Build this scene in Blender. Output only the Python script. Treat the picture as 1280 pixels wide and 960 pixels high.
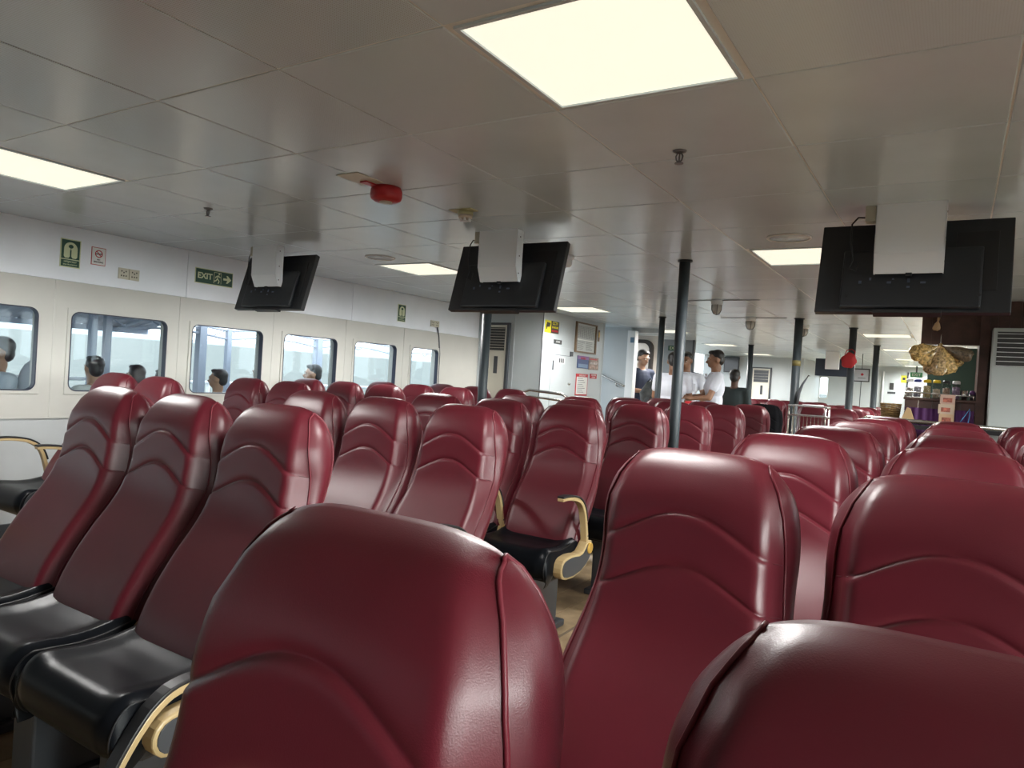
import bpy, math, random
from mathutils import Vector, Matrix
random.seed(7)
PI = math.pi
scene = bpy.context.scene
COL = scene.collection
for o in list(bpy.data.objects): bpy.data.objects.remove(o)

# ------------------------------------------------------------------ camera
YAW, PITCH, ROLL, FPX = 0.5586, -0.0103, 0.0632, 888.33
CAMZ = 1.28
def cam_axes():
    cy, sy, cp, sp = math.cos(YAW), math.sin(YAW), math.cos(PITCH), math.sin(PITCH)
    f = Vector((-sy*cp, cy*cp, sp)); r = Vector((cy, sy, 0)); u = r.cross(f)
    c, s = math.cos(ROLL), math.sin(ROLL)
    return c*r + s*u, -s*r + c*u, f
r_, u_, f_ = cam_axes()
cd = bpy.data.cameras.new('camera'); cam = bpy.data.objects.new('camera', cd); COL.objects.link(cam)
cd.sensor_width = 36; cd.lens = FPX/1280*36; cd.clip_start = 0.02; cd.clip_end = 5000
M = Matrix(((r_.x, u_.x, -f_.x), (r_.y, u_.y, -f_.y), (r_.z, u_.z, -f_.z))).to_4x4()
M.translation = (0, 0, CAMZ); cam.matrix_world = M
scene.camera = cam

# ------------------------------------------------------------------ world, sun, exposure
w = bpy.data.worlds.new('overcast_sky'); scene.world = w; w.use_nodes = True
nt = w.node_tree; bg = nt.nodes['Background']
tc = nt.nodes.new('ShaderNodeTexCoord'); sx = nt.nodes.new('ShaderNodeSeparateXYZ')
rp = nt.nodes.new('ShaderNodeValToRGB'); nz = nt.nodes.new('ShaderNodeTexNoise'); nz.inputs['Scale'].default_value = 2.5
nt.links.new(tc.outputs['Generated'], sx.inputs[0]); nt.links.new(sx.outputs['Z'], rp.inputs[0])
rp.color_ramp.elements[0].position = 0.0; rp.color_ramp.elements[0].color = (.90, .96, 1.0, 1)
rp.color_ramp.elements[1].position = 0.8; rp.color_ramp.elements[1].color = (.78, .86, .95, 1)
mx = nt.nodes.new('ShaderNodeMixRGB'); mx.blend_type = 'SOFT_LIGHT'; mx.inputs[0].default_value = .15
nt.links.new(rp.outputs[0], mx.inputs[1]); nt.links.new(nz.outputs[0], mx.inputs[2]); nt.links.new(mx.outputs[0], bg.inputs[0])
bg.inputs[1].default_value = 2.4
sd = bpy.data.lights.new('hazy_sun', 'SUN'); sun = bpy.data.objects.new('hazy_sun', sd); COL.objects.link(sun)
sd.energy = 17.0; sd.angle = math.radians(50); sd.color = (1, .96, .9)
sun.location = (20, -8, 14)
sun.rotation_euler = Vector((-1, .30, -.16)).to_track_quat('-Z', 'Y').to_euler()
scene.view_settings.view_transform = 'Standard'; scene.view_settings.look = 'None'
scene.view_settings.gamma = 1; scene.view_settings.use_curve_mapping = False
scene.view_settings.exposure = 0.82
LAMP = 0.505
LAMP_W = 115.0

# ------------------------------------------------------------------ materials
MATS = {}
def mat(name, col, rough=.5, metal=0., coat=0., spec=.5, noise=0, nscale=20, bump=0., bscale=200, emit=None, es=1., alpha=None):
    if name in MATS: return MATS[name]
    m = bpy.data.materials.new(name); m.use_nodes = True; MATS[name] = m
    t = m.node_tree; b = t.nodes['Principled BSDF']
    b.inputs['Base Color'].default_value = (*col, 1); b.inputs['Roughness'].default_value = rough
    b.inputs['Metallic'].default_value = metal; b.inputs['Coat Weight'].default_value = coat
    b.inputs['Specular IOR Level'].default_value = spec
    tcn = t.nodes.new('ShaderNodeTexCoord')
    if noise:
        n = t.nodes.new('ShaderNodeTexNoise'); n.inputs['Scale'].default_value = nscale; n.inputs['Detail'].default_value = 5
        t.links.new(tcn.outputs['Object'], n.inputs['Vector'])
        r = t.nodes.new('ShaderNodeValToRGB')
        r.color_ramp.elements[0].position = .3; r.color_ramp.elements[1].position = .7
        r.color_ramp.elements[0].color = (*[max(0, c*(1-noise)) for c in col], 1)
        r.color_ramp.elements[1].color = (*[min(1, c*(1+noise)) for c in col], 1)
        t.links.new(n.outputs[0], r.inputs[0]); t.links.new(r.outputs[0], b.inputs['Base Color'])
    if bump:
        n2 = t.nodes.new('ShaderNodeTexNoise'); n2.inputs['Scale'].default_value = bscale; n2.inputs['Detail'].default_value = 3
        t.links.new(tcn.outputs['Object'], n2.inputs['Vector'])
        bp = t.nodes.new('ShaderNodeBump'); bp.inputs['Strength'].default_value = bump; bp.inputs['Distance'].default_value = .002
        t.links.new(n2.outputs[0], bp.inputs['Height']); t.links.new(bp.outputs[0], b.inputs['Normal'])
    if emit:
        b.inputs['Emission Color'].default_value = (*emit, 1); b.inputs['Emission Strength'].default_value = es
    if alpha is not None: b.inputs['Alpha'].default_value = alpha
    return m
def glass(name, tint=(.93, .97, .98), refl=1.0):
    m = bpy.data.materials.new(name); m.use_nodes = True; t = m.node_tree; t.nodes.clear()
    out = t.nodes.new('ShaderNodeOutputMaterial'); tr = t.nodes.new('ShaderNodeBsdfTransparent'); gl = t.nodes.new('ShaderNodeBsdfGlossy')
    lw = t.nodes.new('ShaderNodeLayerWeight'); pw = t.nodes.new('ShaderNodeMath'); pw.operation = 'POWER'; pw.inputs[1].default_value = 5; t.links.new(lw.outputs['Facing'], pw.inputs[0])
    fr = t.nodes.new('ShaderNodeMath'); fr.operation = 'MULTIPLY_ADD'; fr.inputs[1].default_value = .7; fr.inputs[2].default_value = .03; t.links.new(pw.outputs[0], fr.inputs[0]); mxx = t.nodes.new('ShaderNodeMixShader')
    tr.inputs[0].default_value = (*tint, 1); gl.inputs['Roughness'].default_value = .03; gl.inputs[0].default_value = (refl, refl, refl, 1)
    t.links.new(fr.outputs[0], mxx.inputs[0]); t.links.new(tr.outputs[0], mxx.inputs[1]); t.links.new(gl.outputs[0], mxx.inputs[2])
    t.links.new(mxx.outputs[0], out.inputs[0]); return m
m_red = mat('maroon_leather', (.086, .0078, .0145), .38, spec=.42, noise=.10, nscale=6, bump=.12, bscale=700)
m_pipe = mat('maroon_piping', (.115, .012, .02), .42, spec=.35)
m_seam = mat('seam_thread', (.07, .008, .012), .6)
m_blk = mat('black_leather', (.006, .007, .009), .29, spec=.08, bump=.12, bscale=600)
m_blkplastic = mat('black_plastic', (.012, .012, .014), .45)
m_char = mat('charcoal_plastic', (.045, .05, .058), .42)
m_tan = mat('tan_plastic', (.46, .34, .17), .38)
m_gold = mat('gold_disc', (.6, .38, .08), .3, metal=.4)
m_ceil = mat('ceiling_painted_metal', (.60, .70, .755), .22, spec=.9, noise=.05, nscale=3)
m_joint = mat('ceiling_joint_strip', (.72, .73, .70), .45)
m_wallw = mat('wall_white_laminate', (.82, .85, .90), .35, noise=.03, nscale=4)
m_cream = mat('wall_cream_moulding', (.52, .51, .475), .4, noise=.03, nscale=4)
m_lower = mat('wall_grey_panel', (.45, .47, .48), .45, noise=.04, nscale=5)
m_gasket = mat('window_rubber', (.02, .025, .05), .4)
m_chrome = mat('brushed_steel', (.62, .6, .56), .25, metal=1)
m_post = mat('dark_post_paint', (.028, .038, .045), .5)
m_tvblk = mat('tv_black_plastic', (.018, .02, .024), .38)
m_white = mat('white_plastic', (.86, .88, .90), .35)
m_offw = mat('offwhite_plastic', (.55, .52, .42), .4)
m_glass = glass('window_glass', (.9, .94, .95))
m_lamp = mat('lit_diffuser', (.8, .8, .75), .5, emit=(1, .955, .78), es=LAMP)
m_brown = mat('brown_veneer', (.075, .038, .03), .4, noise=.35, nscale=12)
m_redpl = mat('red_plastic', (.42, .015, .02), .35)
m_ac = mat('cream_metal_cabinet', (.60, .57, .49), .4)

# ------------------------------------------------------------------ mesh helpers
class MB:
    def __init__(s): s.v = []; s.f = []; s.sm = []
    def add(s, vs, fs, smooth=False):
        k = len(s.v); s.v += [tuple(p) for p in vs]
        for f in fs: s.f.append(tuple(i+k for i in f)); s.sm.append(smooth)
        return s
    def box(s, x0, x1, y0, y1, z0, z1):
        return s.add([(x0,y0,z0),(x1,y0,z0),(x1,y1,z0),(x0,y1,z0),(x0,y0,z1),(x1,y0,z1),(x1,y1,z1),(x0,y1,z1)],
                     [(3,2,1,0),(4,5,6,7),(0,1,5,4),(1,2,6,5),(2,3,7,6),(3,0,4,7)])
    def prism(s, pts, axis, a, b, smooth=False):
        """outline pts (2D) extruded along axis from a to b; pts are the two other coords in order"""
        def P(p, t):
            if axis == 'x': return (t, p[0], p[1])
            if axis == 'y': return (p[0], t, p[1])
            return (p[0], p[1], t)
        n = len(pts); vs = [P(p, a) for p in pts] + [P(p, b) for p in pts]
        k = len(s.v); s.v += vs
        for i in range(n):
            j = (i+1) % n; s.f.append((k+i, k+j, k+n+j, k+n+i)); s.sm.append(smooth)
        s.f.append(tuple(k+i for i in reversed(range(n)))); s.sm.append(False)
        s.f.append(tuple(k+n+i for i in range(n))); s.sm.append(False)
        return s
    def ring(s, outer, inner, axis, a, b):
        def P(p, t):
            return (t, p[0], p[1]) if axis == 'x' else ((p[0], t, p[1]) if axis == 'y' else (p[0], p[1], t))
        n = len(outer); k = len(s.v)
        s.v += [P(p, a) for p in outer] + [P(p, a) for p in inner] + [P(p, b) for p in outer] + [P(p, b) for p in inner]
        for i in range(n):
            j = (i+1) % n
            for q in ((i, j, n+j, n+i), (2*n+i, 3*n+i, 3*n+j, 2*n+j), (i, 2*n+i, 2*n+j, j), (n+i, n+j, 3*n+j, 3*n+i)):
                s.f.append(tuple(k+c for c in q)); s.sm.append(False)
        return s
    def tube(s, pts, r, n=8, caps=True, flat=None):
        pts = [Vector(p) for p in pts]; rs = r if isinstance(r, (list, tuple)) else [r]*len(pts)
        k = len(s.v); prev = None
        for i, p in enumerate(pts):
            d = (pts[min(i+1, len(pts)-1)] - pts[max(i-1, 0)]).normalized()
            if prev is None:
                a = Vector((0, 0, 1)) if abs(d.z) < .9 else Vector((1, 0, 0)); x = d.cross(a).normalized()
            else:
                x = (prev - d*prev.dot(d)).normalized()
            prev = x; y = d.cross(x)
            for q in range(n):
                t = 2*PI*q/n; ax, ay = (rs[i], rs[i]) if flat is None else (rs[i]*flat[0], rs[i]*flat[1])
                s.v.append(tuple(p + x*math.cos(t)*ax + y*math.sin(t)*ay))
        for i in range(len(pts)-1):
            for q in range(n):
                q2 = (q+1) % n; s.f.append((k+i*n+q, k+i*n+q2, k+(i+1)*n+q2, k+(i+1)*n+q)); s.sm.append(True)
        if caps:
            s.f.append(tuple(k+q for q in reversed(range(n)))); s.sm.append(False)
            e = k+(len(pts)-1)*n; s.f.append(tuple(e+q for q in range(n))); s.sm.append(False)
        return s
    def lathe(s, prof, c=(0,0,0), n=20, axis='z'):
        k = len(s.v)
        for (r, z) in prof:
            for q in range(n):
                t = 2*PI*q/n; a, b = r*math.cos(t), r*math.sin(t)
                p = (a, b, z) if axis == 'z' else ((z, a, b) if axis == 'x' else (a, z, b))
                s.v.append((c[0]+p[0], c[1]+p[1], c[2]+p[2]))
        for i in range(len(prof)-1):
            for q in range(n):
                q2 = (q+1) % n; s.f.append((k+i*n+q, k+i*n+q2, k+(i+1)*n+q2, k+(i+1)*n+q)); s.sm.append(True)
        s.f.append(tuple(k+q for q in reversed(range(n)))); s.sm.append(False)
        e = k+(len(prof)-1)*n; s.f.append(tuple(e+q for q in range(n))); s.sm.append(False)
        return s
    def ell(s, c, r, nu=14, nv=9):
        k = len(s.v); c = Vector(c)
        s.v.append(tuple(c+Vector((0,0,-r[2]))))
        for i in range(1, nv):
            p = -PI/2+PI*i/nv
            for q in range(nu):
                t = 2*PI*q/nu; s.v.append((c.x+r[0]*math.cos(p)*math.cos(t), c.y+r[1]*math.cos(p)*math.sin(t), c.z+r[2]*math.sin(p)))
        s.v.append(tuple(c+Vector((0,0,r[2])))); e = len(s.v)-1
        for q in range(nu):
            q2 = (q+1) % nu
            s.f.append((k, k+1+q2, k+1+q)); s.sm.append(True)
            for i in range(nv-2):
                a = k+1+i*nu; s.f.append((a+q, a+q2, a+nu+q2, a+nu+q)); s.sm.append(True)
            a = k+1+(nv-2)*nu; s.f.append((a+q, a+q2, e)); s.sm.append(True)
        return s
    def cap(s, a, b, ra, rb, n=12):
        a, b = Vector(a), Vector(b); d = (b-a); L = d.length; d = d/L if L > 1e-6 else Vector((0,0,1))
        pts = []; rs = []
        for i in range(5):
            t = PI/2*(1-i/4); pts.append(a - d*ra*math.sin(t)); rs.append(max(.0005, ra*math.cos(t)))
        for i in range(5):
            t = PI/2*i/4; pts.append(b + d*rb*math.sin(t)); rs.append(max(.0005, rb*math.cos(t)))
        return s.tube(pts, rs, n)
    def grid(s, P, nu, nv, closed_v=False, smooth=True):
        k = len(s.v)
        for j in range(nv):
            for i in range(nu): s.v.append(tuple(P(i, j)))
        for j in range(nv if closed_v else nv-1):
            j2 = (j+1) % nv
            for i in range(nu-1):
                s.f.append((k+j*nu+i, k+j*nu+i+1, k+j2*nu+i+1, k+j2*nu+i)); s.sm.append(smooth)
        return s
    def build(s, name, m, parent=None, bevel=0, kind=None, label=None, rot=None, off=None):
        off = Vector(off) if off is not None else (world_loc(parent) if parent is not None else Vector((0,0,0)))
        me = bpy.data.meshes.new(name)
        me.from_pydata([tuple(Vector(v)-off) for v in s.v], [], s.f); me.update()
        me.polygons.foreach_set('use_smooth', s.sm)
        me.materials.append(m)
        o = bpy.data.objects.new(name, me); COL.objects.link(o)
        if parent is not None: o.parent = parent
        if bevel:
            b = o.modifiers.new('bevel', 'BEVEL'); b.width = bevel; b.segments = 2; b.limit_method = 'ANGLE'; b.angle_limit = math.radians(40)
        if kind: o['kind'] = kind
        if label: o['label'] = label
        return o
WL = {}
def world_loc(o):
    v = Vector((0,0,0))
    while o is not None: v = v + o.location; o = o.parent
    return v
def tag(o, label, cat, group=None):
    o['label'] = label; o['category'] = cat
    if group: o['group'] = group
    return o
def thing(name, label, cat, loc=(0,0,0), group=None):
    o = bpy.data.objects.new(name, None); COL.objects.link(o); o.location = loc; o.empty_display_size = .1
    return tag(o, label, cat, group)
def struct(name, mb, m, parent=None, bevel=0):
    return mb.build(name, m, parent, bevel, kind=None if parent else 'structure')
def copy_tree(o, parent=None):
    c = o.copy(); COL.objects.link(c)
    if parent is not None: c.parent = parent
    for ch in KIDS.get(o, [x for x in list(o.children)]): copy_tree(ch, c)
    return c
KIDS = {}
def rrect(x0, x1, y0, y1, r, n=6):
    pts = []
    for cx, cy, a0 in ((x1-r, y1-r, 0), (x0+r, y1-r, PI/2), (x0+r, y0+r, PI), (x1-r, y0+r, 1.5*PI)):
        for i in range(n+1):
            a = a0+PI/2*i/n; pts.append((cx+r*math.cos(a), cy+r*math.sin(a)))
    return pts
def rect_like(x0, x1, y0, y1, n=6):
    """points on the plain rectangle matching rrect() one for one"""
    pts = []
    for (cx, cy) in ((x1, y1), (x0, y1), (x0, y0), (x1, y0)):
        pts += [(cx, cy)]*(n+1)
    return pts
def text(s, size, m, parent, loc, rot, name='lettering', ext=.0006, align='CENTER', bold=0):
    cu = bpy.data.curves.new(name, 'FONT'); cu.body = s; cu.size = size; cu.extrude = ext; cu.align_x = align; cu.align_y = 'CENTER'
    cu.offset = bold
    o = bpy.data.objects.new(name, cu); COL.objects.link(o)
    me = bpy.data.meshes.new_from_object(o); bpy.data.objects.remove(o)
    me.materials.clear(); me.materials.append(m)
    o = bpy.data.objects.new(name, me); COL.objects.link(o); o.parent = parent
    o.location = Vector(loc) - world_loc(parent); o.rotation_euler = rot
    return o
ROT_L = (PI/2, 0, PI/2)      # text lying on a wall that faces +X
ROT_F = (PI/2, 0, 0)         # text lying on a wall that faces -Y
ZC = 2.13                    # ceiling
XL, XR = -5.30, 3.7          # side walls
GX0, GDX = -2.9376 - 4*.6045, .6045
GY0, GDY = 1.3735, .5930

# ------------------------------------------------------------------ floor
floor = MB().box(XL-.1, XR+.1, -3.5, 21, -.12, -.006).build('floor', mat('floor_underlay', (.16, .12, .08), .7)); floor['kind'] = 'structure'
m_plank = mat('pale_wood_vinyl', (.36, .26, .15), .45, noise=.25, nscale=9)
pl = MB()
pl_objs = []
for ix in range(6):
    x0 = -1.60 + ix*.16
    for iy in range(6):
        y0 = 1.2 + iy*.9 + (ix % 3)*.3
        b = MB().box(x0+.002, x0+.158, y0, y0+.897, -.008, 0)
        b.build('plank', m_plank, floor)
rest = MB()
xx = XL
while xx < XR:
    for iy in range(27):
        y0 = -4.5 + iy*.9 + (int(round(xx*7)) % 3)*.3
        if -1.61 < xx+.01 < -1.60+.96-.02 and 1.1 < y0+.05 and y0 < 6.9: continue
        rest.box(xx+.002, xx+.158, y0, y0+.897, -.010, -.001)
    xx += .16
o = rest.build('plank_field', m_plank, floor, kind='stuff')

# ------------------------------------------------------------------ ceiling: grid of panels
OPEN = []      # (cells with lamps)
lampcells = []
for cx in (1, 6, 11, 16):
    for cy in range(-2, 4): lampcells.append((cx+1 if False else cx, cy*5))
# column index i: cell from GX0+i*GDX
ceil = MB().box(XL-.1, XR+.1, -3.5, 21, ZC+.0035, ZC+.12).build('ceiling', m_joint); ceil['kind'] = 'structure'
ix_of = lambda X: int(math.floor((X-GX0)/GDX))
LX = [ix_of(-3.8), ix_of(-.8), ix_of(2.2), ix_of(5.2)]
LYI = [0, 5, 10, 15, 20, 25, 30]
lamp_set = {(i, j) for i in LX for j in LYI}
def vis(x, y):
    d = Vector((x, y, ZC-CAMZ)); z = d.dot(f_)
    if z < .2: return False
    px, py = 640+FPX*d.dot(r_)/z, 480-FPX*d.dot(u_)/z
    return -80 < px < 1360 and -120 < py < 460
cells = []
i0, i1 = ix_of(XL+.02), ix_of(XR-.02)
for j in range(-10, 33):
    for i in range(i0, i1+1):
        if (i, j) in lamp_set: continue
        x0, x1 = max(XL, GX0+i*GDX), min(XR, GX0+(i+1)*GDX); y0 = GY0+j*GDY; y1 = y0+GDY
        if x1-x0 < .04 or y1 > 21 or y0 < -4.5: continue
        cells.append((x0, x1, y0, y1))
cells.sort(key=lambda c: (not vis((c[0]+c[1])/2, (c[2]+c[3])/2), (c[0]+c[1])**2/4+(c[2]+c[3])**2/4))
restc = MB()
def panel_geo(mb, x0, x1, y0, y1, dz=0):
    g = .003; e = .003
    a = [(x0+g, y0+g), (x1-g, y0+g), (x1-g, y1-g), (x0+g, y1-g)]
    b = [(x0+g+e, y0+g+e), (x1-g-e, y0+g+e), (x1-g-e, y1-g-e), (x0+g+e, y1-g-e)]
    vs = [(p[0], p[1], ZC+.0035) for p in a] + [(p[0], p[1], ZC+.002) for p in a] + [(p[0], p[1], ZC+dz) for p in b]
    fs = [(0,1,5,4), (1,2,6,5), (2,3,7,6), (3,0,4,7), (4,5,9,8), (5,6,10,9), (6,7,11,10), (7,4,8,11), (8,9,10,11)]
    mb.add(vs, fs)
for n, (x0, x1, y0, y1) in enumerate(cells):
    dz = random.uniform(-.0006, .0006)
    if n < 290:
        m = MB(); panel_geo(m, x0, x1, y0, y1, dz); m.build('ceiling_panel', m_ceil, ceil)
    else: panel_geo(restc, x0, x1, y0, y1, dz)
restc.build('ceiling_panel_field', m_ceil, ceil, kind='stuff')
# the perforated panels: fine holes are relief of the material
def perforated():
    m = m_ceil.copy(); m.name = 'ceiling_perforated'; t = m.node_tree; b = t.nodes['Principled BSDF']
    tcn = t.nodes.new('ShaderNodeTexCoord'); vo = t.nodes.new('ShaderNodeTexVoronoi'); vo.inputs['Scale'].default_value = 160; vo.inputs['Randomness'].default_value = 0
    rr = t.nodes.new('ShaderNodeValToRGB'); rr.color_ramp.elements[0].position = .25; rr.color_ramp.elements[0].color = (.38,.41,.40,1)
    rr.color_ramp.elements[1].position = .32; rr.color_ramp.elements[1].color = (.60,.70,.755,1)
    t.links.new(tcn.outputs['Object'], vo.inputs['Vector']); t.links.new(vo.outputs['Distance'], rr.inputs[0]); t.links.new(rr.outputs[0], b.inputs['Base Color'])
    return m
m_perf = perforated()
for o in ceil.children:
    if o.name.startswith('ceiling_panel') and 'field' not in o.name:
        c = sum((Vector(v.co) for v in o.data.vertices), Vector())/len(o.data.vertices)
        if (c.x > -.4 and c.y < 1.95) or (-3 < c.x < -1.0 and .8 < c.y < 1.95): o.data.materials[0] = m_perf
# lamps
lamp_no = 0
col_words = {LX[0]: 'row nearest the windows', LX[1]: 'row left of the right television', LX[2]: 'row to starboard', LX[3]: 'row by the starboard wall'}
ordw = ['nearest', 'second', 'third', 'fourth', 'fifth', 'sixth', 'seventh', 'eighth']
proto_lamp = None
for i in LX:
    for k, j in enumerate(LYI):
        x0 = GX0+i*GDX; y0 = GY0+j*GDY
        x1, y1 = x0+GDX, y0+GDY
        if x1 > XR+.3: continue
        loc = ((x0+x1)/2, (y0+y1)/2, ZC)
        if i == LX[0] and j == 0: lab = 'square lit ceiling panel nearest the first lifejacket sign'
        elif i == LX[1] and j == 0: lab = 'largest lit ceiling panel, glowing overhead at the top of the picture'
        elif i == LX[0] and j == 5: lab = 'lit ceiling panel just left of the middle television'
        elif i == LX[1] and j == 5: lab = 'lit ceiling panel partly behind the right television'
        elif i == LX[0] and j == 10: lab = 'lit ceiling panel above the grey side wall with posters'
        else: lab = 'square lit ceiling panel, %s from the camera, in the %s' % (ordw[k].replace('nearest', 'first'), col_words[i])
        t = thing('ceiling_light', lab, 'ceiling light', loc, 'recessed ceiling lights')
        if 'LIGHT' not in globals():
            LIGHT = bpy.data.lights.new('panel_lamp', 'SPOT'); LIGHT.energy = LAMP_W; LIGHT.color = (1, .985, .96)
            LIGHT.spot_size = math.radians(178); LIGHT.spot_blend = .65; LIGHT.shadow_soft_size = .24
        lo = bpy.data.objects.new('lamp_light', LIGHT); COL.objects.link(lo); lo.parent = t; lo.location = (0, 0, -.012)
        if proto_lamp is None:
            fr = MB(); h = GDX/2-.004; q = .27
            fr.ring([(h, h*.98), (-h, h*.98), (-h, -h*.98), (h, -h*.98)], [(q, q), (-q, q), (-q, -q), (q, -q)], 'z', .004, .02)
            fr.ring([(q+.012, q+.012), (-q-.012, q+.012), (-q-.012, -q-.012), (q+.012, -q-.012)], [(q, q), (-q, q), (-q, -q), (q, -q)], 'z', -.004, .02)
            f1 = fr.build('frame', m_ceil, t, off=(0,0,0))
            d1 = MB().box(-q, q, -q, q, .002, .02).build('diffuser', m_lamp, t, off=(0,0,0))
            proto_lamp = (f1, d1)
        else:
            for s_ in proto_lamp:
                c = s_.copy(); COL.objects.link(c); c.parent = t

# ------------------------------------------------------------------ left wall with windows
WZ0, WZ1 = .965, 1.56
wins = [(-3.02, -2.28), (-2.10, -1.36), (-1.17, -.43), (-.24, .50), (.68, 1.42), (1.62, 2.385), (2.56, 3.31), (3.49, 4.22), (4.42, 5.12), (5.33, 6.01), (6.23, 6.76)]
def side_wall(name, x, sgn, wins, yend, xo):
    """wall plane at x; solid extends outward (sgn = -1 to the left)"""
    th = .10*sgn
    W = MB()
    def bx(xa, xb, *r): W.box(min(xa, xb), max(xa, xb), *r)
    bx(x, x+th, -3.5, yend, 0, .80)
    root = W.build(name, m_lower); root['kind'] = 'structure'
    # cream moulding: lower band, upper band, pillars
    C_ = MB()
    xi = x - .012*sgn
    def bc(*r): C_.box(min(xi, x+th), max(xi, x+th), *r)
    bc(-3.5, yend, .80, WZ0); bc(-3.5, yend, WZ1, 1.75)
    prev = -4.5
    for a, b in wins:
        if a > prev: bc(prev, a, WZ0, WZ1)
        prev = b
    bc(prev, yend, WZ0, WZ1)
    C_.build('window_band', m_cream, root)
    # upper white panels as separate sheets
    ys = [-3.5, -2.2, -.27, 1.6, 3.447, 5.295, yend]
    for a, b in zip(ys[:-1], ys[1:]):
        MB().box(min(x-.004*sgn, x+th), max(x-.004*sgn, x+th), a+.002, b-.002, 1.752, ZC+.012).build('wall_panel', m_wallw, root, bevel=.002)
    # vertical joint ribs between windows
    for (a, b), (c, d) in zip(wins[:-1], wins[1:]):
        y = (b+c)/2
        if c-b > .15: MB().box(min(xi-.004*sgn, x), max(xi-.004*sgn, x), y-.008, y+.008, .80, 1.75).build('joint_strip', m_cream, root, bevel=.002)
    MB().box(min(xi-.003*sgn, x), max(xi-.003*sgn, x), -3.5, yend, .792, .80).build('trim_ledge', m_cream, root)
    return root
wall_left = side_wall('wall_left', XL, -1, wins, 7.65, 0)
winsR = [(a+2*0, b) for a, b in wins[:-1]] + [(6.23, 6.95)]
winsR = [(-4.0+.92*k, -4.0+.92*k+.80) for k in range(26)]
RZ0, RZ1 = .78, 1.92  # unseen starboard windows, heightened to throw more light on the seat flanks
def side_wall_r():
    x = XR; th = .1
    W = MB().box(x, x+th, -3.5, 21, 0, RZ0).box(x, x+th, -3.5, 21, RZ1, ZC+.012)
    prev = -4.5
    for a, b in winsR:
        if b > 20.9: break
        W.box(x, x+th, prev, a, RZ0, RZ1); prev = b
    W.box(x, x+th, prev, 21, RZ0, RZ1)
    return struct('wall_right', W, m_cream)
wall_right = side_wall_r()
def window(n, x, sgn, y0, y1, z0=WZ0, z1=WZ1):
    """sgn=-1: outward is -X"""
    root = MB()
    xi = x - .022*sgn
    o_ = rect_like(y0-.006, y1+.006, z0-.006, z1+.006); i_ = rrect(y0+.018, y1-.018, z0+.018, z1-.018, .055)
    root.ring(o_, i_, 'x', min(xi, x+.008*sgn), max(xi, x+.008*sgn))
    w_ = root.build('window_%d' % n, m_cream, bevel=.004); w_['kind'] = 'structure'
    g = MB(); p = rrect(y0+.016, y1-.016, z0+.016, z1-.016, .057); q = rrect(y0+.023, y1-.023, z0+.023, z1-.023, .050)
    g.ring(p, q, 'x', min(xi-.002*sgn, x+.022*sgn), max(xi-.002*sgn, x+.022*sgn)); g.build('gasket', m_gasket, w_)
    MB().box(x+.016*sgn-.002, x+.016*sgn+.002, y0+.015, y1-.015, z0+.015, z1-.015).build('pane', m_glass, w_)
    return w_
k = 1
for a, b in wins: window(k, XL, -1, a, b); k += 1
for a, b in winsR:
    if b > 20.9: break
    window(k, XR, 1, a, b, RZ0, RZ1); k += 1
# unseen forward wall; dark veneer and guessed front windows set the frontal light
wf = MB().box(XL-.1, XR+.1, -3.6, -3.5, 0, 1.0).box(XL-.1, XR+.1, -3.6, -3.5, 1.6, ZC+.1)
fx = [XL+.35+1.42*k_ for k_ in (0, 1)]
prev = XL-.1
for x_ in fx: wf.box(prev, x_, -3.6, -3.5, 1.0, 1.6); prev = min(x_+1.15, XR)
wf.box(prev, XR+.1, -3.6, -3.5, 1.0, 1.6)
wf.build('wall_front', m_brown)['kind'] = 'structure'
for x_ in fx:
    x2 = min(x_+1.15, XR)
    if x2-x_ < .3: continue
    w_ = MB().ring(rect_like(x_, x2, 1.0, 1.6), rrect(x_+.02, x2-.02, 1.02, 1.58, .06), 'y', -3.6, -3.48).build('window_%d' % k, m_cream); w_['kind'] = 'structure'; k += 1
    MB().box(x_+.01, x2-.01, -3.552, -3.548, 1.01, 1.59).build('pane', m_glass, w_)
MB().box(XL, XL+.02, -3.5, 7.6, 0, .09).build('baseboard_left', m_char)['kind'] = 'structure'
print('shell done')

# ------------------------------------------------------------------ seats
# profile of the backrest, (y, z) with y measured from the row line; front going up, over the top, down the back
FR = [(-.30,.43),(-.285,.50),(-.262,.56),(-.222,.63),(-.176,.70),(-.130,.76),(-.092,.82),(-.068,.87),(-.056,.92),(-.050,.97),(-.044,1.02),(-.034,1.065),(-.018,1.10),(.004,1.128),(.030,1.145),(.052,1.150)]
BK = [(.052,1.150),(.074,1.143),(.092,1.12),(.104,1.08),(.108,1.03),(.104,.98),(.092,.93),(.072,.88),(.045,.83),(.012,.77),(-.03,.70),(-.072,.63),(-.11,.56),(-.14,.50),(-.16,.43)]
def resample(P, step):
    out = [P[0]]; 
    for a, b in zip(P[:-1], P[1:]):
        L = math.hypot(b[0]-a[0], b[1]-a[1]); n = max(1, int(round(L/step)))
        for i in range(1, n+1): out.append((a[0]+(b[0]-a[0])*i/n, a[1]+(b[1]-a[1])*i/n))
    return out
def smooth_poly(P, it=2):
    for _ in range(it):
        P = [P[0]]+[((P[i-1][0]+2*P[i][0]+P[i+1][0])/4, (P[i-1][1]+2*P[i][1]+P[i+1][1])/4) for i in range(1, len(P)-1)]+[P[-1]]
    return P
FRs = smooth_poly(resample(FR, .012), 4); BKs = smooth_poly(resample(BK, .03), 2)
FRs[-1] = BKs[0] = (.052, 1.150)
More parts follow.
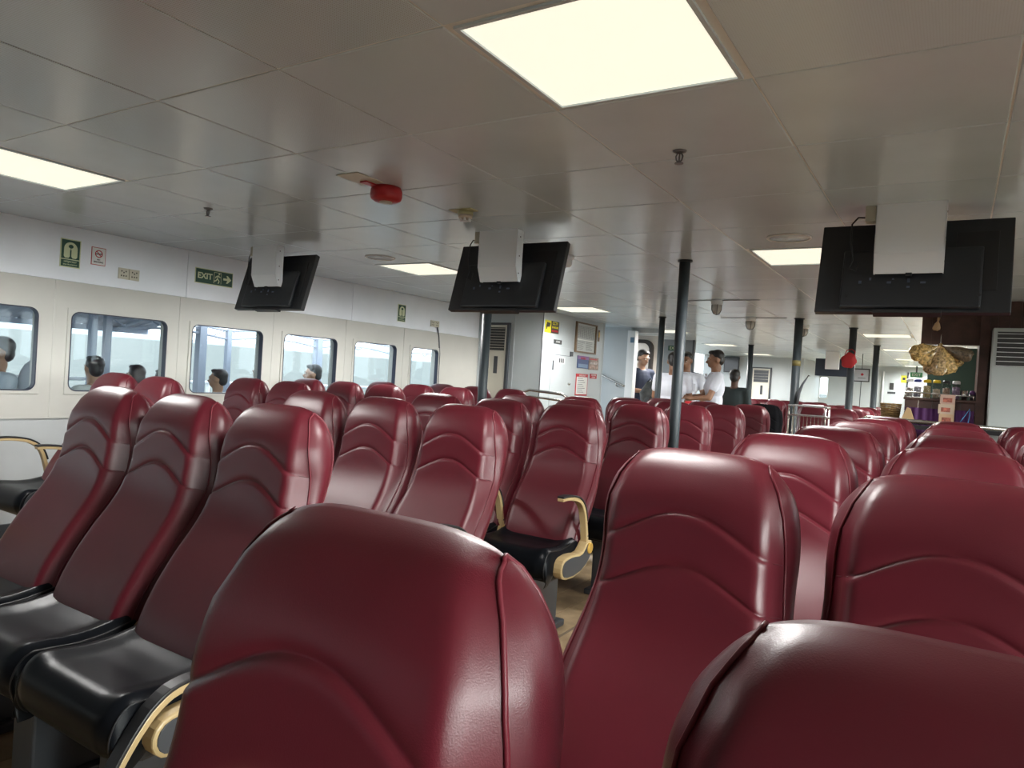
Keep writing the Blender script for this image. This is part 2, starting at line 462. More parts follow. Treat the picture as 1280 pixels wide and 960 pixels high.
def halfw(z):
    T = [(.40,.190),(.50,.203),(.62,.210),(.72,.207),(.80,.198),(.90,.189),(1.0,.186),(1.05,.180),(1.09,.169),(1.12,.153),(1.14,.142),(1.16,.132)]
    for (z0, w0), (z1, w1) in zip(T[:-1], T[1:]):
        if z <= z1: return w0+(w1-w0)*max(0, (z-z0)/(z1-z0))
    return T[-1][1]
def sst(a, b, x):
    t = min(1, max(0, (x-a)/(b-a))); return t*t*(3-2*t)
def interp(T, x):
    if x <= T[0][0]: return T[0][1]
    for (x0, v0), (x1, v1) in zip(T[:-1], T[1:]):
        if x <= x1: return v0+(v1-v0)*(x-x0)/(x1-x0)
    return T[-1][1]
NU = 33
A1, A2 = 1.030, .926
def front_y(z):
    return interp([(q[1], q[0]) for q in FRs], z)
def roll(z): return interp([(.43, .045), (.70, .052), (.85, .066), (.95, .056), (1.04, .034), (1.15, .020)], z)
def arch_drop(zc): return interp([(.60, 0), (.75, .035), (A2, .072), (A1, .075), (1.075, .035), (1.125, 0)], zc)
def front_pt(zc, u):
    au = abs(u); z = zc - arch_drop(zc)*(.55*sst(.08, 1.0, au)+.45*au**1.7)
    W = halfw(z); x = u*W; y = front_y(z)
    fade = 1-.95*sst(.78, 1.0, au)
    h = 0
    for a in (A1, A2):
        d = zc-a
        if d > 0: h += -.006*math.exp(-(d/.05))*(1-math.exp(-d/.012)) + .0015*math.exp(-d/.005)
        else: h += -.0085*math.exp(d/.06)*(1-math.exp(d/.005)) + .0015*math.exp(d/.003)
    h += .008*math.cos(min(1, au)*PI/2)*sst(.45, .6, z)*(1-sst(.78, .9, z))
    h += .006*math.cos(min(1, au)*PI/2)*sst(1.03, 1.06, z)*0
    y += .004*au**2 + roll(z)*sst(.78, 1.0, au)**1.5 + h*fade
    zt = max(0, (zc-.98)/.17)
    return Vector((x, y, z - .016*au**4*zt))
def make_backrest():
    zs = [.43+.0225*i for i in range(21)]
    zs = [z for z in zs if z < A2-.016]
    for a, nx in ((A2, A1), (A1, 1.105)):
        zs += [a-.012, a-.007, a-.0035, a-.001, a+.001, a+.004, a+.009, a+.016]
        z = a+.026
        while z < nx-.014: zs.append(z); z += .012
    zs += [1.11, 1.12, 1.13, 1.138, 1.144]
    zs = sorted(zs)
    top = [(q[0], q[1]) for q in FRs if q[1] > 1.1445]
    S = [('f', z) for z in zs] + [('t', q) for q in top] + [('b', q) for q in BKs[1:]]
    def P(i, j):
        t = -1+2*i/(NU-1); u = math.copysign(abs(t)**.85, t) if t else 0
        k, v = S[j]; au = abs(u)
        if k == 'f': 
            p = front_pt(v, u); kk = sst(1.09, 1.15, v); yb = front_y(v) + roll(v)*sst(.78, 1.0, au)**1.5*(1-kk)+.012*kk*sst(.74, 1, au)
            return Vector((p.x, p.y*(1-kk)+yb*kk, p.z))
        y, z = v; W = halfw(z)
        zt = max(0, min(1, (z-.98)/.17))
        off = 0 if k == 't' else -.012*sst(.6, 1.0, au)*sst(1.15, 1.08, z)
        if k == 't': off = .012*sst(.74, 1, au)*(1-sst(.03,.052, y))
        return Vector((u*W, y+off, z-.016*au**4*zt))
    mb = MB(); mb.grid(P, NU, len(S))
    n = len(S)
    mb.f.append(tuple((n-1)*NU+i for i in range(NU))+tuple(i for i in reversed(range(NU)))); mb.sm.append(False)
    L = [P(0, j) for j in range(n)]; R = [P(NU-1, j) for j in range(n)]
    return mb, L, R, len(zs)+len(top)
def side_panel(E, nf, sgn):
    """flank cover: fills between the front edge and the back edge and bulges outward"""
    F = E[:nf]; B = E[nf-1:][::-1]
    import bisect
    def at(P, z):
        for a, b in zip(P[:-1], P[1:]):
            if a[2] <= z <= b[2] or (z < a[2] and a is P[0]):
                t = 0 if b[2] == a[2] else max(0, (z-a[2])/(b[2]-a[2])); return a.lerp(b, t)
        return P[-1]
    zmax = max(e[2] for e in E)
    N = 44; K = 7; mb = MB(); z0 = E[0][2]
    def P(i, j):
        t = j/(N-1); z = z0+(zmax-z0)*(1-(1-t)**1.35)
        f, b = at(F, min(z, F[-1][2])), at(B, min(z, B[-1][2])); q = i/(K-1); p = f.lerp(b, q)
        th = (b-f).length
        bul = .020*math.sin(PI*q)**.8*min(1, th/.08)
        return Vector((p.x+sgn*bul, p.y, p.z))
    mb.grid(P, K, N)
    return mb
def cushion_parts():
    # outline of the seat squab in (y, z)
    top = [(-.215,.505),(-.26,.495),(-.33,.482),(-.40,.480),(-.46,.487),(-.51,.492),(-.54,.484),(-.560,.462),(-.566,.430),(-.560,.395),(-.545,.365),(-.525,.352)]
    bot = [(-.525,.352),(-.50,.362),(-.44,.385),(-.36,.395),(-.26,.40),(-.215,.41)]
    T = smooth_poly(resample(top, .014), 2); B = resample(bot, .05)
    S = T+B[1:]; n = len(S); NC = 21
    def P(i, j):
        t = -1+2*i/(NC-1); u = math.copysign(abs(t)**.8, t) if t else 0
        y, z = S[j]; W = .206 + .006*sst(-.3, -.5, y); au = abs(u)
        if j < len(T):
            z += .010*(1-au**2)*0 + .012*sst(.55, .95, au)*(sst(-.56, -.5, y)) - .018*sst(.93, 1.0, au) ; y += .012*sst(.8, 1, au)*sst(.50,.44,z)
        return Vector((u*W, y, z))
    mb = MB(); mb.grid(P, NC, n)
    mb.f.append(tuple((n-1)*NC+i for i in range(NC))+tuple(reversed(range(NC)))); mb.sm.append(False)
    L = [P(0, j) for j in range(n)]; R = [P(NC-1, j) for j in range(n)]
    return mb, L, R, len(T)
def skirt(E, nt_, sgn):
    """side cover of the squab: bulges outward, hangs lower at the front corner"""
    T = E[:nt_]; K = 7; mb = MB(); n = len(T)
    def P(i, j):
        p = T[j]; q = i/(K-1)
        low = .40 - .075*sst(-.40, -.53, p.y) 
        z = p.z+(min(low, p.z-.001)-p.z)*q if p.z > low else p.z
        bul = .014*math.sin(PI*min(1, q*1.0))*min(1, (p.z-low)/.06 if p.z > low else 0)
        return Vector((p.x+sgn*(max(0, bul)+.002), p.y+.006*q*sst(-.4,-.53,p.y), z))
    mb.grid(P, K, n)
    return mb
def kidney(x0, x1):
    """outline of the armrest carrier in (y, z)"""
    pts = []
    hub = (-.200, .465); r = .040
    for i in range(9): a = math.radians(-40+200*i/8); pts.append((hub[0]+r*math.cos(a), hub[1]+r*math.sin(a)))
    pts += [(-.268,.452),(-.300,.448),(-.345,.462),(-.400,.462)]
    fc = (-.435, .405); r2 = .052
    for i in range(9): a = math.radians(75+190*i/8); pts.append((fc[0]+r2*math.cos(a), fc[1]+r2*math.sin(a)))
    pts += [(-.36,.345),(-.28,.355),(-.215,.385),(-.178,.415)]
    return smooth_poly(pts+[pts[0]], 1)[:-1]
def inset(pts, d):
    n = len(pts); out = []
    for i in range(n):
        a, p, b = Vector(pts[i-1]), Vector(pts[i]), Vector(pts[(i+1) % n])
        t = (b-a); nrm = Vector((-t.y, t.x)).normalized()
        out.append(tuple(p + nrm*d))
    return out
def arm_outline(rot):
    """centre line of the arm from hub, rotated forward by rot degrees"""
    base = [(0,.0),(-.012,.06),(-.030,.13),(-.050,.185),(-.080,.225),(-.125,.250),(-.180,.262),(-.245,.268),(-.29,.266)]
    c, s_ = math.cos(math.radians(rot)), math.sin(math.radians(rot))
    return [(-.200+p[0]*c - p[1]*s_, .465+p[0]*s_*-1*-1 + p[1]*c) if False else (-.200+(p[0]*c - p[1]*s_), .465+(p[0]*s_ + p[1]*c)) for p in base]
def arm_parts(parent, x, rot, side=1):
    """x is the plane of the armrest; returns nothing, links meshes under parent"""
    K = kidney(0, 0); t = .024 if abs(x) > .24 else .010
    a = MB().prism(K, 'x', x-t, x+t); c = a.build('arm_carrier', m_tan, parent, bevel=.006, label='tan rimmed armrest carrier')
    I = inset(K, .011)
    for s_ in ((1,) if side == 1 else ((-1,) if side == -1 else (1, -1))):
        xa, xb = (x+t-.002, x+t+.003) if s_ > 0 else (x-t-.003, x-t+.002)
        MB().prism(I, 'x', xa, xb).build('inlay', m_char, c, bevel=.001)
        MB().lathe([(.027, xa), (.027, xb+.004 if s_ > 0 else xb), (.022, xb+.006 if s_ > 0 else xb)] if s_ > 0 else [(.022, xa-.006), (.027, xa-.004), (.027, xb)], (0, -.200, .465), 18, 'x').build('hub_disc', m_gold, c)
    if rot is None: return
    Cl = arm_outline(rot); Cl = smooth_poly(resample(Cl, .02), 1)
    n = len(Cl); pa = []; pb = []; pc = []
    for i, p in enumerate(Cl):
        q0, q1 = Cl[max(0, i-1)], Cl[min(n-1, i+1)]; d = Vector((q1[0]-q0[0], q1[1]-q0[1])).normalized(); nn = Vector((d.y, -d.x))
        k = i/(n-1); w = .014*(1-k*.35)
        P = Vector(p); pa.append(tuple(P-nn*w)); pb.append(tuple(P+nn*w*.6)); pc.append(tuple(P+nn*(w*.6+.010)))
    # the outer (upper) side is nn pointing up/back
    h = .017
    A = MB()
    for i in range(n-1): pass
    k = len(A.v)
    def strip(mb, P0, P1, hh):
        k = len(mb.v); N = len(P0)
        for a_, b_ in zip(P0, P1):
            mb.v += [(x-hh, a_[0], a_[1]), (x+hh, a_[0], a_[1]), (x+hh, b_[0], b_[1]), (x-hh, b_[0], b_[1])]
        for i in range(N-1):
            for q in range(4):
                q2 = (q+1) % 4; mb.f.append((k+4*i+q, k+4*i+q2, k+4*i+4+q2, k+4*i+4+q)); mb.sm.append(False)
        mb.f.append((k+3, k+2, k+1, k)); mb.sm.append(False); e = k+4*(N-1); mb.f.append((e, e+1, e+2, e+3)); mb.sm.append(False)
    strip(A, pa, pb, h); arm = A.build('armrest', m_tan, parent, bevel=.003, label='tan curved armrest')
    B_ = MB(); j0 = int(n*.30); strip(B_, pb[j0:], pc[j0:], h+.002); B_.build('armrest_pad', m_blkplastic, arm, bevel=.003)
    MB().lathe([(.004, x+h-.001), (.004, x+h+.0015)], (0, Cl[3][0], Cl[3][1]), 8, 'x').build('screw', m_char, arm)
SEAT = {}
def build_seat_meshes(rootkey):
    t = thing('passenger_seat', 'maroon leather high-backed seat', 'seat', (0,0,0))
    mb, L, R, nf = make_backrest(); bk = mb.build('backrest', m_red, t, off=(0,0,0))
    for E_, sg in ((L, -1), (R, 1)):
        side_panel(E_, nf, sg).build('side_panel', m_red, bk, off=(0,0,0))
        pp = [e + Vector((sg*.0005, -.0006, 0)) for e in E_]
        MB().tube(pp[2:-1:1], .0028, 5).build('piping', m_pipe, bk, off=(0,0,0))
    # arched seams
    for a_ in (A1, A2):
        pts = [front_pt(a_, -.985+1.97*i/28)+Vector((0, .0002, 0)) for i in range(29)]
        MB().tube(pts, .0010, 5).build('seam', m_seam, bk, off=(0,0,0))
    mb, L, R, nt_ = cushion_parts(); cu = mb.build('seat_cushion', m_blk, t, off=(0,0,0))
    for E_, sg in ((L, -1), (R, 1)):
        skirt(E_, nt_, sg).build('cushion_side', m_blk, cu, off=(0,0,0))
        MB().tube([e+Vector((sg*.001, 0, .0012)) for e in E_[1:nt_-1]], .0026, 5).build('piping', m_blkplastic, cu, off=(0,0,0))
    MB().box(-.20, .20, -.47, -.16, .33, .405).box(-.215, .215, -.25, -.12, .36, .46).build('seat_pan', m_blkplastic, t, bevel=.01, off=(0,0,0))
    MB().box(-.06, .06, -.42, -.10, .035, .34).box(-.085, .085, -.46, -.05, 0, .035).build('pedestal', m_char, t, bevel=.008, off=(0,0,0))
    return t
ROWY = [.455 + .975*k for k in range(9)]
def place_seat(x, y, label, group, arms):
    """arms: list of (x offset, rot, visible side)"""
    global seat0
    if not SEAT:
        SEAT['proto'] = build_seat_meshes(0); t = SEAT['proto']; SEAT['kids'] = list(t.children)
    else:
        t = thing('passenger_seat', label, 'seat')
        for ch in SEAT['kids']: 
            c = ch.copy(); COL.objects.link(c); c.parent = t
            for g in SEAT['sub'][ch.name]:
                d = g.copy(); COL.objects.link(d); d.parent = c
    if 'sub' not in SEAT: SEAT['sub'] = {ch.name: list(ch.children) for ch in SEAT['kids']}
    t['label'] = label; t['group'] = group
    for a in arms:
        if a not in SEAT:
            before = set(t.children); arm_parts(t, *a); new = [o for o in t.children if o not in before]
            SEAT[a] = [(o, list(o.children)) for o in new]
        else:
            for o, subs in SEAT[a]:
                c = o.copy(); COL.objects.link(c); c.parent = t
                for g in subs:
                    d = g.copy(); COL.objects.link(d); d.parent = c
    t.location = (x, y, 0)
    return t
def recline(t, deg):
    for ch in t.children:
        if ch.name.startswith('backrest'):
            a_ = math.radians(-deg); ch.rotation_euler = (a_, 0, 0); p = Vector((0, -.2, .47))
            ch.location = p - Matrix.Rotation(a_, 3, 'X') @ p
rowname = ['nearest', 'second', 'third', 'fourth', 'fifth', 'sixth', 'seventh', 'eighth', 'ninth']
UP, DOWN, FOLD = 0, 62, -18
# block between the two aisles, on the left of the picture
for k in range(1, 8):
    for c, (x, cn) in enumerate(((-2.67, 'left'), (-2.21, 'middle'), (-1.75, 'right, aisle'))):
        arms = []
        if c == 2: arms.append((.245, DOWN if k == 1 else UP, 1))
        if c in (0, 1): arms.append((.213 if (k == 3 and c == 1) else .2185, UP if (k == 3 and c == 1) else None, 0))
        if c == 0: arms.append((-.245, UP, -1))
        place_seat(x, ROWY[k], 'maroon leather seat, %s of three in the %s row of the left middle block' % (cn, rowname[k-1]), 'seats in the left middle block', arms)
# block by the windows
for k in range(1, 8):
    cols = [(-3.97, 'aisle'), (-4.43, 'middle')] + ([(-4.89, 'window')] if k >= 4 else [])
    if k > 6: continue
    for c, (x, cn) in enumerate(cols):
        arms = [(.245, UP, 1)] if c == 0 else [(.213, UP, 0)]
        if c == len(cols)-1: arms.append((-.245, UP, -1))
        place_seat(x, ROWY[k], 'maroon leather seat, %s side, %s row of the block along the windows' % (cn, rowname[k-1]), 'seats along the windows', arms)
# unseen rows behind the camera, added to block low light from the front windows
for k in (1, 2):
    for c, (x, cn) in enumerate(((-2.67, 'left'), (-2.21, 'middle'), (-1.75, 'right'), (-.445, 'left'), (.015, 'middle'), (.475, 'right'))):
        place_seat(x, .455-.975*k, 'unseen maroon seat added behind the camera, %s of three, %s row, %s block' % (cn, ['first', 'second'][k-1], 'left middle' if c < 3 else 'right-hand'), 'unseen seats behind the camera', [])
# centre block
for k in range(0, 7):
    for c, (x, cn) in enumerate(((-.445, 'left'), (.015, 'middle'), (.475, 'right'))):
        if k == 0 and c == 2: continue
        arms = []
        if c == 0: arms.append((-.245, UP, -1))
        arms.append((.2185, None, 0))
        lab = 'maroon leather seat, %s column, %s row of the right-hand block' % (cn, rowname[k])
        if k == 0 and c == 0: lab = 'closest maroon seat back, large at the bottom centre-left of the picture'
        if k == 0 and c == 1: lab = 'closest maroon seat back cut off by the bottom right edge'
        st_ = place_seat(x, ROWY[k], lab, 'seats in the right-hand block', arms)
        if k == 0:
            recline(st_, (3.0, 7.0)[c]); st_.location.x += (-.026, .006)[c]
print('seats done')

# ------------------------------------------------------------------ ceiling mounted televisions
def television(cx, label, rib=False):
    t = thing('television', label, 'television', (cx, 3.55, 1.86), 'hanging televisions')
    w_, h_, d_ = .372, .215, .045
    th = math.radians(16)           # the screen looks aft and down
    def R(p):
        x, y, z = p; return (cx+x, 3.575+y*math.cos(th)+z*math.sin(th), 1.868+z*math.cos(th)-y*math.sin(th))
    def rb(x0, x1, y0, y1, z0, z1, name, m, par, bev=0):
        b = MB().box(x0, x1, y0, y1, z0, z1); b.v = [R(p) for p in b.v]; return b.build(name, m, par, bev)
    body = rb(-w_, w_, -.018, .02, -h_, h_, 'casing', m_tvblk, t, .004)
    rb(-w_+.012, w_-.012, .018, .0225, -h_+.016, h_-.012, 'screen', mat('dark_screen', (.006, .007, .009), .12), t)
    rb(-w_*.72, w_*.72, -.046, -.016, -h_+.012, h_*.35, 'rear_bulge', m_tvblk, body, .008)
    rb(w_*.45, w_*.86, -.022, -.017, -h_*.55, h_*.72, 'rear_panel', m_blkplastic, body, .002)
    rb(-w_*.35, w_*.35, -.04, .012, -h_-.012, -h_+.004, 'speaker_bar', m_blkplastic, body, .002)
    for (px, pz, pw, ph) in ((-.19, -.085, .012, .014), (-.15, -.07, .008, .012), (-.075, -.088, .016, .010), (-.06, -.072, .008, .006), (0, -.08, .010, .018), (0, -.11, .012, .008), (.055, -.09, .02, .008)):
        rb(px-pw/2, px+pw/2, -.049, -.044, pz-ph/2, pz+ph/2, 'port', mat('port_metal', (.16, .19, .26), .3, metal=.8), body)
    for px in (-.24, .26):
        b = MB().lathe([(.007, 0), (.007, .002)], n=8, axis='y'); b.v = [R((px+v[0], -.048+v[1]*-1, -.15+v[2])) for v in b.v]; b.build('screw', m_blkplastic, body)
    # white sheet metal cover over the mount, in front of the back of the set
    cov = thing('mount_cover', label.replace('television', 'metal mount cover of the television') if False else {'l': 'white sheet metal cover hiding the mount of the left television', 'm': 'white sheet metal cover hiding the mount of the middle television', 'r': 'white sheet metal cover hiding the mount of the right television'}[label_key(cx)], 'cover', (cx, 3.46, ZC), 'television mount covers')
    x0, x1 = cx-.137, cx+.128
    side = [(3.455, ZC), (3.455, 1.915), (3.490, 1.832), (3.53, 1.832), (3.525, 1.95), (3.525, ZC)]
    f = MB().prism([(3.455, ZC), (3.455, 1.915), (3.490, 1.832), (3.494, 1.832), (3.459, 1.916), (3.459, ZC)], 'x', x0, x1); f.build('front_sheet', m_white, cov, bevel=.001)
    for xx_ in (x0, x1-.003): MB().prism(side, 'x', xx_, xx_+.003).build('side_sheet', m_white, cov)
    for z in (1.88, 1.98, 2.09): MB().lathe([(.004, x1), (.004, x1+.002)], (0, 3.49, z), 8, 'x').build('screw', m_char, cov)
    MB().box(cx-.012, cx+.012, 3.48, 3.50, 1.822, 1.834).build('cover_clip', m_blkplastic, cov)
    MB().box(cx-.03, cx+.03, 3.50, 3.54, 1.90, ZC).build('mount_pole', m_char, cov)
    jb = tag(MB().box(x0-.045, x0-.003, 3.47, 3.53, 2.062, ZC).build('junction_box', m_offw, bevel=.003, off=(0,0,0)), {'l': 'small beige junction box beside the cover of the left television', 'm': 'small beige junction box beside the cover of the middle television', 'r': 'small beige junction box beside the cover of the right television'}[label_key(cx)], 'box', 'junction boxes by the televisions')
    P = [(x0-.046, 3.50, 2.085), (x0-.075, 3.50, 2.088), (x0-.10, 3.505, 2.06), (x0-.10, 3.50, 1.98), (x0-.085, 3.49, 1.90), (x0-.10, 3.49, 1.86), (x0-.075, 3.50, 1.85), (x0-.062, 3.50, 1.89)]
    MB().tube(P, .004, 6).build('cable', m_blkplastic, t)
def label_key(cx): return 'l' if cx < -3.5 else ('m' if cx < -1 else 'r')
television(-4.38, 'black television seen from behind, nearest the row of windows')
television(-2.315, 'black television seen from behind, hanging in front of the dark post')
television(-.205, 'black television seen from behind, hanging left of the snack bar wall unit')

# ------------------------------------------------------------------ posts
def post(x, y, label, r=.036):
    t = thing('deck_post', label, 'post', (x, y, 0), 'dark cabin posts')
    MB().lathe([(r, 0), (r, ZC)], (x, y, 0), 20).build('shaft', m_post, t)
    MB().lathe([(r+.03, 0), (r+.03, .012)], (x, y, 0), 20).build('foot_plate', m_post, t)
    MB().lathe([(r+.012, ZC-.012), (r+.012, ZC)], (x, y, 0), 20).build('top_collar', m_post, t)
    return t
post(-1.59, 4.63, 'thickest dark round post, standing just left of the white-shirted men')
post(-3.13, 4.58, 'dark round post standing beneath the middle television')
post(-3.11, 8.36, 'dark round post standing by the man in navy')
post(-1.53, 8.39, 'dark round post with a yellow band beside the far seats', .045)
post(-3.2, 13.2, 'thin dark round post far behind the bareheaded white-shirted man', .045)
post(-1.10, 9.47, 'dark round post with the red cloth bag hung on it', .042)
post(-1.10, 12.47, 'farthest thin dark round post, right of the framed far notice', .045)
tb = MB().lathe([(.0465, 1.60), (.0465, 1.66)], (-1.53, 8.39, 0), 16); tag(tb.build('yellow_band', mat('yellow_tape', (.16, .13, .04), .6)), 'yellow tape wrapped round a dark post', 'tape')
ub = thing('folded_umbrella', 'small dark folded umbrella hooked on the post with the yellow band', 'umbrella', (-1.53, 8.33, 1.35))
MB().tube([(-1.49, 8.33, 1.18), (-1.475, 8.33, 1.30), (-1.44, 8.33, 1.40), (-1.40, 8.33, 1.47)], [.022, .02, .012, .008], 8).build('canopy', m_char, ub)
MB().tube([(-1.40, 8.33, 1.47), (-1.385, 8.33, 1.50), (-1.37, 8.33, 1.49)], .006, 6).build('handle', m_blkplastic, ub)
rb_ = thing('red_cloth_bag', 'red cloth bag hanging high on a dark post', 'bag', (-1.10, 9.40, 1.65))
m_cloth = mat('red_cloth', (.40, .02, .025), .8, bump=.4, bscale=40)
def wavy_bag(c, rx, rz, ry=.03, seed=1):
    rnd = random.Random(seed); mb = MB(); mb.ell(c, (rx, ry, rz), 16, 12)
    mb.v = [(v[0]+.008*math.sin(v[2]*70+seed), v[1]+.006*math.sin(v[0]*90+seed)+rnd.uniform(-.003, .003), v[2]+.006*math.sin(v[0]*60)) for v in mb.v]
    return mb
wavy_bag((-1.12, 9.385, 1.73), .085, .095, .035).build('bag_body', m_cloth, rb_)
MB().tube([(-1.17, 9.39, 1.80), (-1.15, 9.40, 1.85), (-1.10, 9.42, 1.87), (-1.06, 9.40, 1.84), (-1.06, 9.39, 1.80)], .006, 6).build('strap', m_cloth, rb_)

# ------------------------------------------------------------------ small ceiling fittings
al = thing('fire_alarm_sounder', 'round red fire alarm sounder hanging under the ceiling', 'alarm', (-2.24, 2.50, ZC))
MB().box(-2.40, -2.27, 2.25, 2.42, ZC-.004, ZC).build('base_plate', m_offw, al, bevel=.002)
MB().box(-2.36, -2.32, 2.36, 2.46, ZC-.010, ZC-.004).build('red_strip', m_redpl, al)
MB().lathe([(.066, ZC), (.074, ZC-.014), (.075, ZC-.042), (.070, ZC-.056), (.054, ZC-.066), (.0, ZC-.068)], (-2.325, 2.50, 0), 28).build('sounder_body', m_redpl, al)
MB().lathe([(.030, ZC-.066), (.030, ZC-.072), (.020, ZC-.073)], (-2.325, 2.50, 0), 16).build('sounder_grille', m_offw, al)
de = thing('smoke_detector', 'small cream smoke detector beside the middle television', 'detector', (-2.22, 2.99, ZC))
m_det = mat('detector_base', (.42, .40, .22), .5)
MB().box(-2.30, -2.16, 2.95, 3.02, ZC-.004, ZC).build('base_plate', m_det, de)
MB().lathe([(.040, ZC-.004), (.040, ZC-.026)], (-2.22, 2.99, 0), 20).build('detector_base', m_det, de)
MB().lathe([(.036, ZC-.026), (.036, ZC-.040), (.026, ZC-.044)], (-2.22, 2.99, 0), 20).build('detector_head', mat('detector_head', (.58, .50, .42), .4), de)
for q in range(6):
    a_ = q*PI/3; MB().box(-2.22+.026*math.cos(a_)-.004, -2.22+.026*math.cos(a_)+.004, 2.99+.026*math.sin(a_)-.004, 2.99+.026*math.sin(a_)+.004, ZC-.056, ZC-.042).build('detector_leg', m_white, de)
MB().lathe([(.02, ZC-.054), (.02, ZC-.058)], (-2.22, 2.99, 0), 14).build('sensor_cap', m_white, de)
def sprinkler(x, y, label):
    t = thing('sprinkler_head', label, 'sprinkler', (x, y, ZC), 'ceiling sprinklers')
    m_ = mat('sprinkler_metal', (.20, .20, .21), .35, metal=.7)
    MB().lathe([(.026, ZC), (.022, ZC-.006), (.010, ZC-.010)], (x, y, 0), 16).build('escutcheon', m_, t)
    for s_ in (-1, 1): MB().tube([(x+s_*.006, y, ZC-.008), (x+s_*.013, y, ZC-.020), (x+s_*.010, y, ZC-.034), (x, y, ZC-.044)], .003, 6).build('frame_arm', m_, t)
    MB().tube([(x, y, ZC-.008), (x, y, ZC-.042)], .003, 6).build('bulb', m_, t)
    MB().lathe([(.016, ZC-.044), (.016, ZC-.047)], (x, y, 0), 12).build('deflector', m_, t)
sprinkler(-.895, 2.47, 'small grey sprinkler head below the largest lit panel')
sprinkler(-3.68, 2.50, 'small grey sprinkler head near the lifejacket sign')
def ceiling_disc(x, y, label, r=.115):
    t = thing('ceiling_speaker', label, 'speaker', (x, y, ZC), 'flush ceiling speakers')
    MB().ring([(x+r*math.cos(a*PI/14), y+r*math.sin(a*PI/14)) for a in range(28)], [(x+(r-.012)*math.cos(a*PI/14), y+(r-.012)*math.sin(a*PI/14)) for a in range(28)], 'z', ZC-.008, ZC).build('rim', m_joint, t)
    MB().lathe([(r-.012, ZC), (r-.014, ZC-.004), (.0, ZC-.006)], (x, y, 0), 28).build('grille', m_ceil, t)
ceiling_disc(-3.80, 4.06, 'flush round ceiling speaker between the left and middle televisions')
ceiling_disc(-.82, 4.05, 'flush round ceiling speaker left of the right television')
cm = thing('dome_camera', 'small white dome camera right of the middle television', 'camera', (-2.31, 4.31, ZC))
MB().lathe([(.045, ZC), (.045, ZC-.02), (.038, ZC-.028)], (-2.31, 4.31, 0), 20).build('housing', m_white, cm)
MB().lathe([(.034, ZC-.028), (.036, ZC-.050), (.028, ZC-.072), (.0, ZC-.082)], (-2.31, 4.31, 0), 18).build('dome', m_white, cm)
MB().lathe([(.012, -.006), (.012, .004)], (-2.325, 4.275, ZC-.052), 10, 'y').build('lens', m_blkplastic, cm)
def bulkhead_lamp(x, y, label, d=.055):
    t = thing('bulkhead_lamp', label, 'lamp', (x, y, ZC), 'caged ceiling lamps')
    MB().lathe([(d, ZC), (d, ZC-.03), (d*.9, ZC-.045)], (x, y, 0), 18).build('lamp_base', m_white, t)
    MB().lathe([(d*.78, ZC-.045), (d*.78, ZC-.09), (d*.5, ZC-.125), (.0, ZC-.135)], (x, y, 0), 16).build('lamp_globe', mat('frosted_glass', (.55, .55, .52), .2), t)
    for q in range(4):
        a_ = q*PI/2+.4; c, s_ = math.cos(a_)*d*.84, math.sin(a_)*d*.84
        MB().tube([(x+c, y+s_, ZC-.04), (x+c, y+s_, ZC-.09), (x+c*.6, y+s_*.6, ZC-.13), (x, y, ZC-.142)], .003, 5).build('guard_bar', m_char, t)
bulkhead_lamp(-1.98, 6.75, 'caged ceiling lamp above the white-shirted men')
bulkhead_lamp(-2.05, 8.35, 'round caged ceiling lamp farther back, right of the nearer one', .06)
bulkhead_lamp(-1.62, 9.2, 'small caged ceiling lamp right of the post with the yellow band', .06)
for n_, (x, y) in enumerate(((-2.05, 8.35), (-1.98, 6.75))):
    tag(MB().tube([(x-.35, y+.02, ZC-.004), (x+.4, y-.03, ZC-.003)], .003, 6).build('ceiling_cable', m_post), ['thin cable along the ceiling through the farther caged lamp', 'thin cable along the ceiling through the nearer caged lamp'][n_], 'cable')

